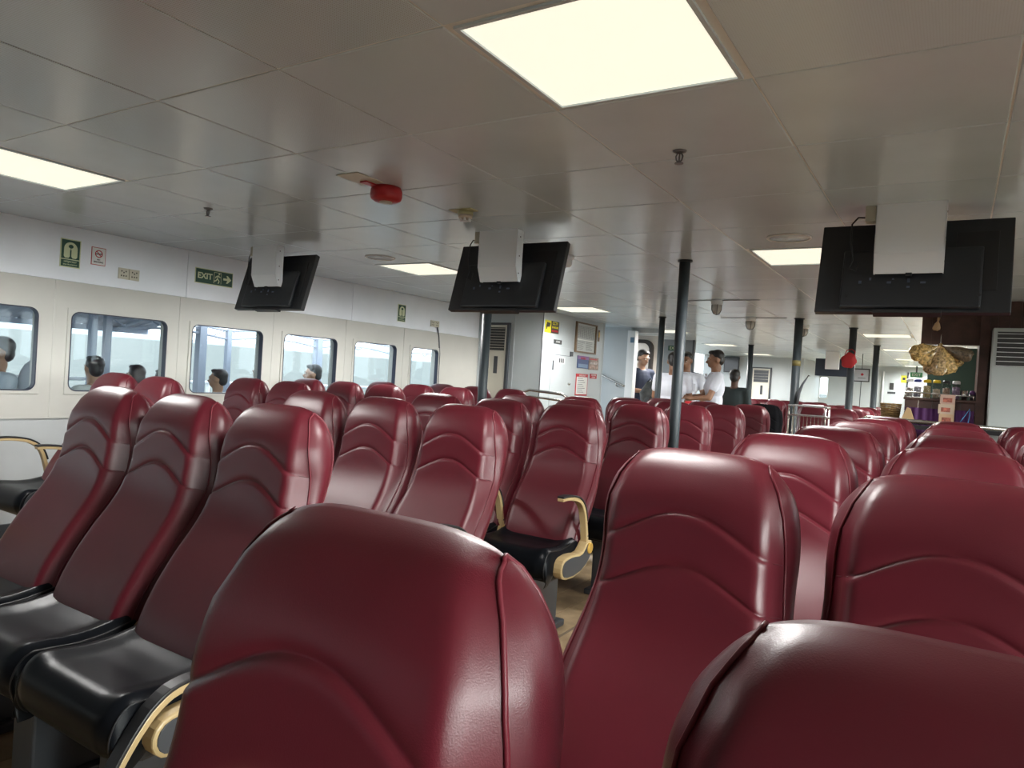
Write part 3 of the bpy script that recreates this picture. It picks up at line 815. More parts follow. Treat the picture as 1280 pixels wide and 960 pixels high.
# ------------------------------------------------------------------ signs and sockets on the left wall
XS = XL + .0065
m_glow = mat('photoluminescent_yellow', (.62, .66, .42), .5)
m_sgreen = mat('sign_green', (.02, .075, .045), .45)
m_ink = mat('sign_ink', (.03, .03, .03), .5)
m_sred = mat('sign_red', (.45, .02, .03), .5)
m_paper = mat('white_paper', (.72, .72, .70), .5)
def plate(name, m, parent, x, y0, y1, z0, z1, t=.002): return MB().box(x, x+t, y0, y1, z0, z1).build(name, m, parent)
def flat_shape(name, m, parent, x, pts, t=.0012): return MB().prism(pts, 'x', x, x+t).build(name, m, parent)
def life_sign(y0, z1, w, label):
    h = w*1.47; t = thing('lifejacket_sign', label, 'sign', (XL, y0, z1-h), 'lifejacket signs')
    plate('sign_board', m_glow, t, XS-.002, y0, y0+w, z1-h, z1, .004); x = XS+.002
    a = w*.05
    plate('sign_field', m_sgreen, t, x, y0+a, y0+w-a, z1-h*.70, z1-a)
    plate('caption_field', m_sgreen, t, x, y0+a, y0+w-a, z1-h+a, z1-h*.73)
    x += .002; yc = y0+w/2; zt = z1-w*.16; zb = z1-w*.98
    pts = []
    for q in range(13): an = PI-PI*q/12; pts.append((yc+w*.33*math.cos(an), zt-w*.33+w*.33*math.sin(an)))
    pts += [(yc+w*.33, zb+w*.08), (yc+w*.27, zb), (yc+w*.10, zb), (yc+w*.04, zb+w*.08), (yc+w*.04, zb+w*.42)]
    pts += [(yc-w*.04, zb+w*.42), (yc-w*.04, zb+w*.08), (yc-w*.10, zb), (yc-w*.27, zb), (yc-w*.33, zb+w*.08)]
    flat_shape('jacket_symbol', m_glow, t, x, pts)
    flat_shape('jacket_neck', m_sgreen, t, x+.0012, [(yc+w*.12*math.cos(q*PI/8), zt-w*.22+w*.10*math.sin(q*PI/8)) for q in range(16)])
    flat_shape('jacket_gap', m_sgreen, t, x+.0012, [(yc-w*.012, zb), (yc+w*.012, zb), (yc+w*.012, zt-w*.3), (yc-w*.012, zt-w*.3)])
    text('LIFEJACKET', w*.125, m_glow, t, (x+.001, yc, z1-h*.80), ROT_L, 'caption')
    text('BAJU PELAMPUNG', w*.085, m_glow, t, (x+.001, yc, z1-h*.90), ROT_L, 'caption')
life_sign(2.486, 2.042, .134, 'green lifejacket sign above the second window')
life_sign(5.992, 2.005, .130, 'small green lifejacket sign far along the wall, above the farther windows')
ns = thing('no_smoking_sign', 'white no smoking sign with a red circle', 'sign', (XL, 2.694, 1.893))
plate('sign_border', m_sred, ns, XS-.002, 2.694, 2.794, 1.893, 2.020, .004); plate('sign_field', m_paper, ns, XS+.002, 2.698, 2.790, 1.897, 2.016)
def ringx(name, m, par, x, yc, zc, r0, r1, n=24, t=.0012):
    return MB().ring([(yc+r1*math.cos(2*PI*i/n), zc+r1*math.sin(2*PI*i/n)) for i in range(n)], [(yc+r0*math.cos(2*PI*i/n), zc+r0*math.sin(2*PI*i/n)) for i in range(n)], 'x', x, x+t).build(name, m, par)
flat_shape('cigarette_symbol', m_ink, ns, XS+.004, [(2.722, 1.968), (2.766, 1.972), (2.766, 1.979), (2.722, 1.975)])
ringx('red_ring', m_sred, ns, XS+.0045, 2.744, 1.974, .021, .027)
flat_shape('red_bar', m_sred, ns, XS+.0052, [(2.727, 1.988), (2.731, 1.992), (2.761, 1.960), (2.757, 1.956)])
text('NO', .014, m_ink, ns, (XS+.0045, 2.744, 1.932), ROT_L, 'caption', bold=.0004)
text('SMOKING', .015, m_ink, ns, (XS+.0045, 2.744, 1.915), ROT_L, 'caption', bold=.0004)
def sockets(y0, z0, n, w, h, label):
    t = thing('socket_plate', label, 'socket', (XL, y0, z0), 'sockets on the window wall')
    for q in range(n):
        a = y0+q*w; f = plate('cover_plate', m_offw, t, XS-.002, a+.002, a+w-.002, z0, z0+h, .010)
        for (dy, dz) in ((.3, .72), (.5, .60), (.7, .72), (.28, .3), (.5, .3), (.72, .3)):
            plate('socket_hole', m_ink, f, XS+.008, a+w*dy-.004, a+w*dy+.004, z0+h*dz-.005, z0+h*dz+.005, .001)
sockets(2.890, 1.822, 2, .080, .08, 'pair of beige socket plates between the no smoking sign and the exit sign')
sockets(6.575, 1.812, 2, .080, .072, 'pair of beige socket plates above the last window')
tag(MB().tube([(XS+.01, 6.70, 1.81), (XS+.008, 6.74, 1.70), (XS+.012, 6.77, 1.5), (XS+.012, 6.77, .9)], .008, 6).build('wall_cable', m_char), 'dark cable running down the wall beside the last window', 'cable')
ex = thing('exit_sign', 'green EXIT sign with a running man and arrow', 'sign', (XL, 3.512, 1.883))
plate('sign_board', m_glow, ex, XS-.002, 3.512, 3.866, 1.883, 2.008, .004); plate('sign_field', m_sgreen, ex, XS+.002, 3.518, 3.860, 1.889, 2.002)
x = XS+.004
text('EXIT', .066, m_glow, ex, (x, 3.600, 1.946), ROT_L, 'exit_lettering', bold=.0022)
flat_shape('door_symbol', m_glow, ex, x, [(3.682, 1.900), (3.752, 1.900), (3.752, 1.993), (3.682, 1.993)])
flat_shape('door_opening', m_sgreen, ex, x+.0012, [(3.686, 1.900), (3.748, 1.900), (3.748, 1.989), (3.686, 1.989)])
def limb(a, b, w0): 
    a, b = Vector(a), Vector(b); n_ = (b-a).normalized(); q = Vector((-n_.y, n_.x))*w0
    return [tuple(a-q), tuple(b-q), tuple(b+q), tuple(a+q)]
x += .0024
for a_, b_ in (((3.722,1.970),(3.714,1.940)), ((3.714,1.940),(3.732,1.922)), ((3.732,1.922),(3.722,1.902)), ((3.714,1.940),(3.700,1.922)), ((3.700,1.922),(3.682,1.918)), ((3.722,1.966),(3.742,1.952)), ((3.722,1.966),(3.702,1.958)), ((3.702,1.958),(3.696,1.944))):
    flat_shape('runner_limb', m_glow, ex, x, limb(a_, b_, .0042))
flat_shape('runner_head', m_glow, ex, x, [(3.730+.008*math.cos(q*PI/6), 1.981+.008*math.sin(q*PI/6)) for q in range(12)])
flat_shape('arrow', m_glow, ex, XS+.004, [(3.772, 1.937), (3.812, 1.937), (3.800, 1.914), (3.814, 1.914), (3.850, 1.946), (3.814, 1.978), (3.800, 1.978), (3.812, 1.955), (3.772, 1.955)])

# ------------------------------------------------------------------ the block at the end of the window wall
m_wallb = mat('bulkhead_white', (.46, .50, .515), .4, noise=.03, nscale=3)
YB, XB = 7.65, -4.38
end_ = MB().box(XL-.1, XB, YB, YB+.05, 0, ZC+.01).build('wall_end', m_wallb); end_['kind'] = 'structure'
MB().box(-4.80, -4.785, YB-.004, YB, 0, ZC).build('joint_strip', m_wallb, end_)
MB().box(XB-.003, XB+.002, YB-.003, YB+.008, 0, ZC).build('corner_strip', m_char, end_)
MB().prism([(XL, YB-.07), (XL+.02, YB-.066), (XL+.045, YB-.05), (XL+.062, YB-.025), (XL+.07, YB), (XL, YB)], 'z', 0, ZC, True).build('trim_1', m_wallb)['kind'] = 'structure'
sidew = MB().box(XB-.05, XB, YB+.051, 9.44, 0, ZC+.01).build('wall_side', m_wallb); sidew['kind'] = 'structure'
MB().box(XB-.06, XB+.006, 9.42, 9.45, 0, ZC).build('end_strip', m_wallb, sidew)
# locker door in the side wall
dr = MB().box(XB-.002, XB+.008, 7.90, 8.46, .20, 1.70).build('door_1', m_wallb, bevel=.003); dr['kind'] = 'structure'
MB().box(XB+.006, XB+.010, 7.92, 8.44, 1.595, 1.60).build('door_groove', m_char, dr)
MB().box(XB+.006, XB+.016, 7.935, 7.955, 1.40, 1.52).build('hinge', m_char, dr)
MB().lathe([(.016, XB+.008), (.016, XB+.03), (.010, XB+.034)], (0, 8.40, 1.23), 12, 'x').build('door_knob', m_chrome, dr)
MB().box(XB+.008, XB+.022, 8.395, 8.465, 1.60, 1.66).build('closer', m_char, dr)
XW = XB+.002
def paper(name, label, cat, y0, y1, z0, z1, fieldm, items=(), border=None, bt=.012, group=None):
    t = thing(name, label, cat, (XW, y0, z0), group)
    if border: 
        plate('border', border, t, XW-.002, y0, y1, z0, z1, .006); plate('sheet', fieldm, t, XW+.004, y0+bt, y1-bt, z0+bt, z1-bt)
    else: plate('sheet', fieldm, t, XW-.002, y0, y1, z0, z1, .007)
    for (nm, m_, a, b, c, d) in items: plate(nm, m_, t, XW+.005+.0012, y0+(y1-y0)*a, y0+(y1-y0)*b, z0+(z1-z0)*c, z0+(z1-z0)*d, .0015)
    return t
m_yel = mat('sign_yellow', (.70, .62, .02), .5)
t = paper('cctv_sign', 'yellow and black camera warning sign on the side wall', 'sign', 7.690, 8.045, 1.862, 2.015, m_yel, [('caption_block', m_ink, .42, 1, 0, 1)])
flat_shape('camera_symbol', m_ink, t, XW+.0065, [(7.71, 1.90), (7.73, 1.90), (7.74, 1.93), (7.80, 1.935), (7.82, 1.985), (7.73, 1.99), (7.71, 1.95)])
text('CCTV', .055, m_yel, t, (XW+.009, 7.942, 1.985), ROT_L, 'caption', bold=.001)
text('24 HOURS', .036, m_yel, t, (XW+.009, 7.942, 1.935), ROT_L, 'caption', bold=.001)
text('RECORDING', .030, m_sred, t, (XW+.009, 7.942, 1.890), ROT_L, 'caption', bold=.001)
t = paper('door_name_plate', 'small black name plate above the white locker door', 'sign', 7.945, 8.150, 1.735, 1.790, m_ink)
text('STORE', .036, m_paper, t, (XW+.007, 8.047, 1.762), ROT_L, 'caption')
t = paper('paper_notice', 'small faded paper notice on the white locker door', 'sign', 8.06, 8.26, 1.485, 1.575, mat('faded_paper', (.60, .62, .62), .5)); t.location.x = XW
for ch in t.children: ch.location.x += .008
for q in range(3):
    o_ = plate('print_line', m_char, t, XW+.0135, 8.09+(q*.05), 8.12+(q*.05), 1.50, 1.555, .001)
t = paper('light_switch', 'small yellowed switch plate left of the locker door', 'switch', 7.785, 7.85, 1.66, 1.73, m_offw)
plate('rocker', m_paper, t, XW+.006, 7.80, 7.835, 1.675, 1.715, .004)
# framed plan
m_frame = mat('wood_frame', (.17, .11, .06), .4)
fp = thing('framed_plan', 'large framed deck plan on the side wall', 'picture', (XW, 8.52, 1.66))
z0, z1 = 1.665, 2.078
MB().ring([(9.158, z1), (8.520, z1), (8.520, z0), (9.158, z0)], [(9.128, z1-.02), (8.550, z1-.02), (8.550, z0+.02), (9.128, z0+.02)], 'x', XW, XW+.025).build('frame', m_frame, fp)
plate('sheet', mat('plan_paper', (.50, .52, .50), .4), fp, XW+.004, 8.55, 9.13, z0+.02, z1-.02)
rnd = random.Random(3)
ln = MB()
for q in range(11): 
    z = z1-.05-q*.016; ln.box(XW+.006, XW+.0075, 8.58, 9.10, z, z+.002)
for q in range(14): 
    y = 8.58+q*.04; ln.box(XW+.006, XW+.0075, y, y+.003, z1-.21, z1-.045)
for q in range(7):
    z = z0+.045+q*.018; ln.box(XW+.006, XW+.0075, 8.58, 8.58+rnd.uniform(.16, .24), z, z+.004); ln.box(XW+.006, XW+.0075, 8.86, 8.86+rnd.uniform(.14, .24), z, z+.004)
ln.build('printed_lines', m_char, fp, kind='stuff')
plate('divider_strip', mat('bright_strip', (.8, .8, .75), .3), fp, XW+.006, 8.56, 9.08, 1.838, 1.848)
pa_ = paper('small_wooden_plaque', 'small brown plaque right of the framed plan', 'plaque', 9.235, 9.285, 1.86, 2.02, m_frame)
plate('brass_plate', m_gold, pa_, XW+.006, 9.245, 9.275, 1.92, 1.99, .002)
m_navy = mat('poster_blue', (.05, .08, .19), .5); m_tanp = mat('poster_brown', (.27, .20, .17), .5, noise=.5, nscale=14)
t = paper('blue_poster', 'blue poster with a red title under the framed plan', 'poster', 8.632, 8.975, 1.455, 1.625, m_navy, [('title_block', mat('poster_purple', (.20, .10, .25), .5), 0, 1, .72, 1), ('sea_picture', mat('poster_lightblue', (.16, .24, .36), .5), .08, .92, .06, .35)])
text('NOTICE', .04, m_sred, t, (XW+.0095, 8.80, 1.590), ROT_L, 'caption', bold=.001)
t = paper('brown_poster', 'brown poster with photographs right of the blue poster', 'poster', 8.990, 9.300, 1.447, 1.622, m_tanp, [('photo_strip', mat('poster_photo', (.42, .36, .33), .5, noise=.5, nscale=25), .08, .92, .45, .62), ('photo_strip', mat('poster_photo2', (.36, .25, .2), .5, noise=.5, nscale=25), .08, .92, .12, .36), ('title_strip', m_sred, .1, .8, .8, .88)])
t = paper('red_bordered_notice', 'long white notice with a red border under the blue poster', 'poster', 8.625, 8.985, 1.080, 1.378, m_paper, [('header', m_sred, .03, .97, .86, 1)] + [('print_line', m_char, .12, .55+.3*((q*7) % 3)/3, .78-q*.09, .80-q*.09) for q in range(8)], border=m_sred, bt=.018)
text('EMERGENCY', .036, m_paper, t, (XW+.009, 8.805, 1.352), ROT_L, 'caption')
t = paper('small_red_notice', 'small red notice beside the long red-bordered one', 'poster', 9.06, 9.265, 1.325, 1.392, m_sred)
text('WARNING', .032, m_paper, t, (XW+.007, 9.162, 1.372), ROT_L, 'caption'); text('NO ENTRY', .024, m_paper, t, (XW+.007, 9.162, 1.342), ROT_L, 'caption')

def air_con(name, label, x0, x1, y, z1, recess=True, frame=m_char, cat='air conditioner', body=m_ac, nsl=9, gz=.30, dark=m_ink, flush=False):
    """floor standing cabinet facing -Y"""
    t = thing(name, label, cat, ((x0+x1)/2, y, 0), 'floor standing air conditioners')
    D = .03 if flush else .20
    MB().box(x0, x1, y-D, y, .02, z1).build('cabinet', body, t, bevel=.008)
    if recess:
        MB().ring([(x1+.035, z1+.03), (x0-.02, z1+.03), (x0-.02, 0), (x1+.035, 0)], [(x1, z1+.004), (x0, z1+.004), (x0, .01), (x1, .01)], 'y', y-D-.012, y).build('surround', frame, t)
    gx0, gx1 = x0+.03, x1-.03
    g = MB().box(gx0, gx1, y-D-.003, y-D+.001, z1-.03-gz, z1-.03).build('grille', dark, t)
    for q in range(nsl):
        z = z1-.045-(gz-.02)*q/(nsl-1)*1.0
        b = MB().prism([(y-D-.002, z-.001), (y-D-.012, z-.0035), (y-D-.0125, z-.0012), (y-D-.002, z+.0015)], 'x', gx0, gx1); b.build('louvre', m_ac if body is m_ac else m_white, g)
    MB().box((x0+x1)/2-.0, (x0+x1)/2+.055, y-D-.006, y-D+.001, z1-.62, z1-.40).build('control_panel', m_char, t)
    MB().box(x0+.01, x1-.01, y-D-.003, y-D+.002, .55, .556).build('seam', m_char, t)
    return t
air_con('air_conditioner', 'cream floor-standing air conditioner behind the dark post, left of the side wall', -5.225, -4.875, YB-.012, 1.93, True, flush=True)

# stairwell behind the side wall
stw = MB().box(-5.4, -4.19, 10.00, 10.05, 0, ZC+.3).build('wall_stair', m_wallb); stw['kind'] = 'structure'
MB().box(-5.4, -3.78, 10.05, 10.12, ZC-.07, ZC).build('header', m_wallb, stw)
MB().box(-4.22, -4.10, 9.93, 10.06, 0, ZC-.05).build('door_jamb', mat('bulkhead_bright', (.82, .86, .88), .4), stw, bevel=.004)
MB().box(-4.17, -4.11, 9.925, 9.932, 1.90, 1.98).build('jamb_label', mat('label_blue', (.12, .22, .32), .5), stw)
hr = thing('stair_handrail', 'sloping steel handrail on the stairwell wall', 'handrail', (-4.4, 9.94, 1.3))
MB().tube([(-4.85, 9.93, 1.50), (-4.64, 9.93, 1.405), (-4.25, 9.93, 1.255), (-4.215, 9.93, 1.245)], .017, 10).build('rail', m_chrome, hr)
MB().tube([(-4.36, 9.93, 1.285), (-4.36, 9.95, 1.24), (-4.36, 9.995, 1.235)], .010, 8).build('bracket', m_chrome, hr)
for q in range(4):
    tag(MB().box(-5.3, -4.45, 9.46, 9.99, 0, .18*(4-q)).build('stair_step', m_char) if False else MB().box(-5.28+.2*q, -5.08+.2*q, 9.47, 9.98, 0, .18*(4-q)+.01).build('stair_step', m_char), ['top', 'third', 'second', 'lowest'][q]+' dark step of the stairwell behind the side wall', 'step', 'stairwell steps')
# bulkhead with rounded door beyond
bk2 = MB()
bk2.box(-5.4, -5.2, 11.6, 11.65, 0, ZC).box(-4.50, -4.36, 11.6, 11.65, 0, ZC).box(-5.2, -4.50, 11.6, 11.65, 2.0, ZC)
b2 = bk2.build('wall_bulkhead', mat('bulkhead_cream', (.66, .60, .54), .5)); b2['kind'] = 'structure'
MB().ring(rrect(-5.24, -4.43, .10, 2.06, .15, 8), rrect(-5.18, -4.49, .15, 2.00, .12, 8), 'y', 11.53, 11.61).build('door_rim', mat('black_rubber', (.03, .022, .018), .5), b2)
MB().box(-5.4, -4.62, 13.0, 13.05, 0, ZC).build('wall_vestibule', MATS['bulkhead_cream'])['kind'] = 'structure'

# grey partitions and far end
pt = MB().box(-4.55, -3.98, 12.4, 12.46, 0, ZC).build('wall_partition', mat('partition_grey', (.22, .24, .26), .5)); pt['kind'] = 'structure'
MB().box(-4.01, -3.98, 12.37, 12.41, 0, ZC).build('edge_strip', m_char, pt)
es = thing('far_exit_sign', 'small green exit sign on the grey partition behind the men', 'sign', (-4.35, 12.38, 1.98))
MB().box(-4.46, -4.26, 12.375, 12.4, 1.93, 2.02).build('sign_board', m_sgreen, es); text('EXIT', .07, m_glow, es, (-4.36, 12.373, 1.975), ROT_F, 'caption')
YE = 17.6
fw = MB().box(-5.4, -3.05, YE, 20.1, 0, ZC).build('wall_far', m_wallb); fw['kind'] = 'structure'
for x_ in (-4.35, -3.4): MB().box(x_, x_+.02, YE-.006, YE, 0, ZC).build('joint_strip', m_wallb, fw)
air_con('air_conditioner', 'cream air conditioner with a dark top against the far wall', -4.18, -3.78, YE-.012, 1.85, True, nsl=5, dark=m_char, flush=True)
ft = thing('wall_television', 'dark television screen high on the far wall behind the men', 'television', (-4.6, YE-.1, 1.8))
MB().box(-4.86, -4.50, YE-.12, YE-.06, 1.72, 2.10).build('casing', m_tvblk, ft, bevel=.005); MB().box(-4.84, -4.52, YE-.125, YE-.119, 1.74, 2.08).build('screen', MATS['dark_screen'], ft); MB().box(-4.72, -4.64, YE-.06, YE, 1.85, 1.95).build('bracket', m_char, ft)
YF = 20.0
XQ = -3.05
fe = MB().box(XQ, XR, YF, YF+.1, 0, .92+.30).box(XQ, XR, YF, YF+.1, 1.80, ZC).box(XQ+.22, XR, YF, YF+.1, 1.22, 1.80).build('wall_end_far', m_wallb); fe['kind'] = 'structure'
w_ = MB().ring(rect_like(XQ, XQ+.22, 1.22, 1.80), rrect(XQ+.012, XQ+.208, 1.24, 1.78, .04), 'y', YF-.02, YF+.1).build('window_%d' % k, m_cream); w_['kind'] = 'structure'; k += 1
MB().box(XQ+.005, XQ+.215, YF+.04, YF+.044, 1.23, 1.79).build('pane', m_glass, w_)
for n_, (x0, x1) in enumerate(((-1.55, -1.20), (-1.02, -.72), (-.55, -.1))):
    d_ = MB().box(x0, x1, YF-.03, YF, .02, 1.95).build('door_%d' % (n_+2), m_paper if n_ else m_wallb, bevel=.004); d_['kind'] = 'structure'
    MB().box(x0-.03, x0, YF-.04, YF, 0, 2.0).build('door_jamb', m_char if n_ == 1 else m_white, d_)
    MB().box(x1-.06, x1-.03, YF-.05, YF-.03, 1.0, 1.12).build('door_handle', m_char, d_)
sg = thing('toilet_sign', 'small dark pictogram sign on the far white door', 'sign', (-1.4, YF-.04, 1.6)); MB().box(-1.42, -1.33, YF-.037, YF-.03, 1.55, 1.72).build('sign_board', m_ink, sg); MB().box(-1.46, -1.28, YF-.037, YF-.03, 1.45, 1.50).build('caption_strip', m_char, sg)
sg = thing('yellow_sign', 'small yellow warning sign on the far white wall', 'sign', (-1.17, YF-.04, 1.8)); MB().box(-1.18, -1.06, YF-.01, YF, 1.74, 1.92).build('sign_board', m_yel, sg); MB().box(-1.15, -1.09, YF-.014, YF-.01, 1.80, 1.87).build('symbol', m_ink, sg)
es = thing('far_exit_sign', 'small lit green exit sign at the end of the cabin behind the snack jars', 'sign', (-.75, 19.2, 1.95))
MB().box(-.95, -.70, 19.2, 19.24, 1.86, 1.98).build('sign_board', mat('lit_green', (.05, .25, .12), .5), es); text('EXIT', .09, m_paper, es, (-.825, 19.195, 1.92), ROT_F, 'caption'); MB().box(-.84, -.81, 19.21, 19.23, 1.98, ZC).build('hanger', m_char, es)
# far hanging television and framed notice
ft = thing('far_television', 'small far television with a white mount cover above the far seats', 'television', (-2.0, 14.6, 1.8))
MB().box(-2.32, -1.70, 14.62, 14.68, 1.67, 2.0).build('casing', mat('bluish_black', (.03, .04, .06), .35), ft, bevel=.004)
MB().box(-2.14, -1.90, 14.55, 14.62, 1.80, ZC).build('mount_cover', m_white, ft, bevel=.004)
fn = thing('framed_notice', 'dark framed notice with a red emblem right of the red bag', 'picture', (-1.5, 14.9, 1.6))
MB().ring([(-1.40, 1.85), (-1.68, 1.85), (-1.68, 1.60), (-1.40, 1.60)], [(-1.42, 1.83), (-1.66, 1.83), (-1.66, 1.62), (-1.42, 1.62)], 'y', 14.88, 14.92).build('frame', m_ink, fn)
MB().box(-1.66, -1.42, 14.895, 14.915, 1.62, 1.83).build('sheet', mat('grey_sheet', (.45, .47, .5), .4), fn)
MB().prism([(-1.56, 1.74), (-1.53, 1.71), (-1.50, 1.74), (-1.53, 1.77)], 'y', 14.888, 14.896).build('emblem', m_sred, fn); MB().box(-1.60, -1.47, 14.89, 14.896, 1.665, 1.675).build('print_line', m_char, fn)
MB().tube([(-1.54, 14.9, 1.60), (-1.55, 14.9, 0)], .008, 6).build('stand_rod', m_char, fn)
MB().tube([(-1.54, 14.9, 1.85), (-1.54, 14.9, ZC)], .006, 6).build('hanging_rod', m_char, fn)
print('structures done')

# ------------------------------------------------------------------ snack bar
YB2 = 6.9
bar = thing('snack_bar', 'brown panelled snack bar with a purple front cloth', 'counter', (.0, YB2, 0))
def planks(x0, x1, z0, z1, y, w=.075, name='plank'):
    n = max(1, int((x1-x0)/w)); w = (x1-x0)/n
    for i in range(n): MB().box(x0+i*w+.0012, x0+(i+1)*w-.0012, y, y+.02+.002*(i % 2), z0, z1).build(name, m_brown, bar)
planks(-.28, 2.6, 1.775, ZC, YB2)
MB().box(-.28, 2.6, YB2+.02, YB2+.10, 1.775, ZC).build('fascia_core', m_brown, bar)
MB().box(-.28, -.20, YB2, YB2+1.4, ZC-.09, ZC).build('fascia_return', m_brown, bar)
MB().box(.135, .20, YB2-.02, YB2+.12, 0, ZC).build('bar_post', m_brown, bar, bevel=.003)
planks(-.37, .135, 1.165+.04, 1.30, YB2, .1, 'counter_plank')
MB().box(-.38, .14, YB2-.02, YB2+.45, 1.300, 1.322).build('counter_top', m_brown, bar, bevel=.004)
planks(-.37, .135, .02, 1.20, YB2+.01, .1, 'front_plank')
m_purple = mat('purple_cloth', (.075, .012, .095), .7, bump=.3, bscale=60)
fc = MB(); fc.grid(lambda i, j: Vector((-.36+.49*i/48, YB2-.012-.010*(1+math.sin(i*1.1)), 1.235-.33*j/5)), 49, 6); fc.build('front_cloth', m_purple, bar)
MB().box(.14, 2.6, YB2+.02, YB2+.09, 0, 1.775).build('bar_back', m_brown, bar)
MB().box(-.24, .135, 7.70, 7.74, 1.2, 1.80).build('green_board', mat('board_green', (.035, .075, .055), .6), bar)
MB().box(-.24, .135, 7.68, 7.74, 0, 1.2).build('board_base', m_brown, bar)
MB().box(.135, .20, YB2+.12, 7.74, 0, ZC).build('bar_side', m_brown, bar)
MB().tube([(-.375, YB2-.012, 1.365), (.13, YB2-.012, 1.352)], .006, 8).build('guard_rail', m_chrome, bar)
for x_ in (-.37, -.12, .12): MB().tube([(x_, YB2-.012, 1.322), (x_, YB2-.012, 1.36)], .005, 6).build('rail_post', m_chrome, bar)
air_con('air_conditioner', 'large white-grey floor-standing air conditioner right of the snack bar', .215, .78, YB2, 1.90, False, body=mat('grey_white_cabinet', (.36, .385, .375), .4), nsl=8, gz=.27)
tag(MB().tube([(.50, YB2-.205, 1.52), (.53, YB2-.206, 1.46), (.535, YB2-.206, 1.30), (.53, YB2-.206, 1.15)], .0015, 5).build('hanging_wire', m_char), 'thin wire hanging on the front of the white-grey air conditioner', 'wire')
m_clear = glass('clear_plastic', (.82, .84, .84), .7)
lids = [(-.345, m_white, 'white'), (-.285, mat('lid_blue', (.03, .05, .30), .4), 'blue'), (-.215, mat('lid_yellow', (.75, .55, .02), .4), 'left yellow'), (-.145, MATS['lid_yellow'], 'right yellow'), (-.075, m_char, 'dark'), (-.005, m_white, 'rightmost, pale')]
fills = [(.5, .42, .38), (.45, .42, .5), (.55, .42, .2), (.5, .40, .3), (.42, .28, .2), (.35, .25, .38)]
for n_, (x_, lm, lw) in enumerate(lids):
    y_ = YB2+.10; j = thing('snack_jar', 'clear plastic snack jar with a %s lid on the snack bar' % lw, 'jar', (x_, y_, 1.322), 'snack jars on the counter')
    MB().lathe([(.026, 1.322), (.030, 1.33), (.030, 1.445), (.024, 1.455)], (x_, y_, 0), 14).build('jar_body', m_clear, j)
    f_m = mat('jar_filling_%d' % n_ if False else ['pale_filling', 'lilac_filling', 'mustard_filling', 'biscuit_filling', 'brown_filling', 'mauve_filling'][n_], fills[n_], .6, noise=.5, nscale=90)
    MB().lathe([(.024, 1.326), (.027, 1.33), (.026, 1.40+.012*(n_ % 3)), (.0, 1.405+.012*(n_ % 3))], (x_, y_, 0), 12).build('filling', f_m, j)
    MB().lathe([(.029, 1.452), (.029, 1.472), (.022, 1.478)], (x_, y_, 0), 14).build('lid', lm, j)
cu = thing('steel_cup', 'shiny steel cup on the snack bar right of the jars', 'cup', (.05, YB2+.06, 1.322)); MB().lathe([(.020, 1.322), (.024, 1.40), (.021, 1.40), (.018, 1.33)], (.055, YB2+.06, 0), 16).build('cup_body', m_chrome, cu)
cu = thing('purple_cup', 'purple lidded tumbler at the right end of the snack bar', 'cup', (.10, YB2+.08, 1.322)); MB().lathe([(.022, 1.322), (.026, 1.37)], (.112, YB2+.08, 0), 14).build('cup_body', m_char, cu); MB().lathe([(.024, 1.37), (.024, 1.385), (.014, 1.40), (.0, 1.405)], (.112, YB2+.08, 0), 14).build('lid', mat('lid_purple', (.12, .04, .16), .5), cu)
cs = thing('card_display', 'cream strip of snack cards with red pictures hanging in front of the snack bar', 'display', (-.055, YB2-.05, 1.08))
m_card = mat('card_cream', (.62, .45, .32), .6)
MB().box(-.105, -.005, YB2-.06, YB2-.054, 1.05, 1.30).build('backing_strip', m_card, cs)
for q, (z, dx) in enumerate(((1.285, .004), (1.205, -.006), (1.125, .003))):
    c_ = MB().box(-.115+dx, -.01+dx, YB2-.070, YB2-.064, z-.004, z+.072).build('card', mat('card_%s' % ['upper', 'middle', 'lower'][q], [(.55, .38, .30), (.60, .47, .36), (.62, .42, .26)][q], .5), cs)
    MB().box(-.095+dx, -.03+dx, YB2-.0725, YB2-.069, z+.010, z+.046).build('picture', mat('card_red', (.40, .12, .08), .5, noise=.6, nscale=60), c_)
bs = thing('wicker_basket', 'brown woven basket at the left end of the snack bar', 'basket', (-.40, YB2-.10, 1.1))
m_wick = mat('wicker', (.23, .14, .05), .7, noise=.4, nscale=60)
bt = thing('side_stand', 'small dark stand carrying the wicker basket', 'stand', (-.46, YB2+.0, 0)); MB().box(-.56, -.395, YB2-.02, YB2+.22, 0, 1.13).build('stand_body', m_brown, bt, bevel=.004)
for q in range(7):
    z = 1.132+q*.018; r = .066+.002*q
    MB().tube([(-.478+r*math.cos(a*PI/9), YB2+.10+r*math.sin(a*PI/9), z+.009+.002*math.sin(a*2.1)) for a in range(19)], .0088, 6, caps=False).build('woven_ring', m_wick, bs)
MB().lathe([(.060, 1.131), (.066, 1.2)], (-.478, YB2+.10, 0), 16).build('lining', m_wick, bs)
pb = thing('paper_bag', 'tan paper bag leaning at the left front of the snack bar', 'bag', (-.35, YB2-.09, 1.05))
tb_ = thing('bag_shelf', 'narrow steel shelf holding the paper bag before the snack bar', 'shelf', (-.33, YB2-.08, 1.1)); MB().box(-.40, -.26, YB2-.115, YB2-.045, 1.118, 1.126).build('shelf_plate', m_chrome, tb_); MB().tube([(-.33, YB2-.08, 0), (-.33, YB2-.08, 1.118)], .01, 8).build('shelf_leg', m_chrome, tb_)
m_kraft = mat('kraft_paper', (.45, .30, .15), .7, bump=.5, bscale=50)
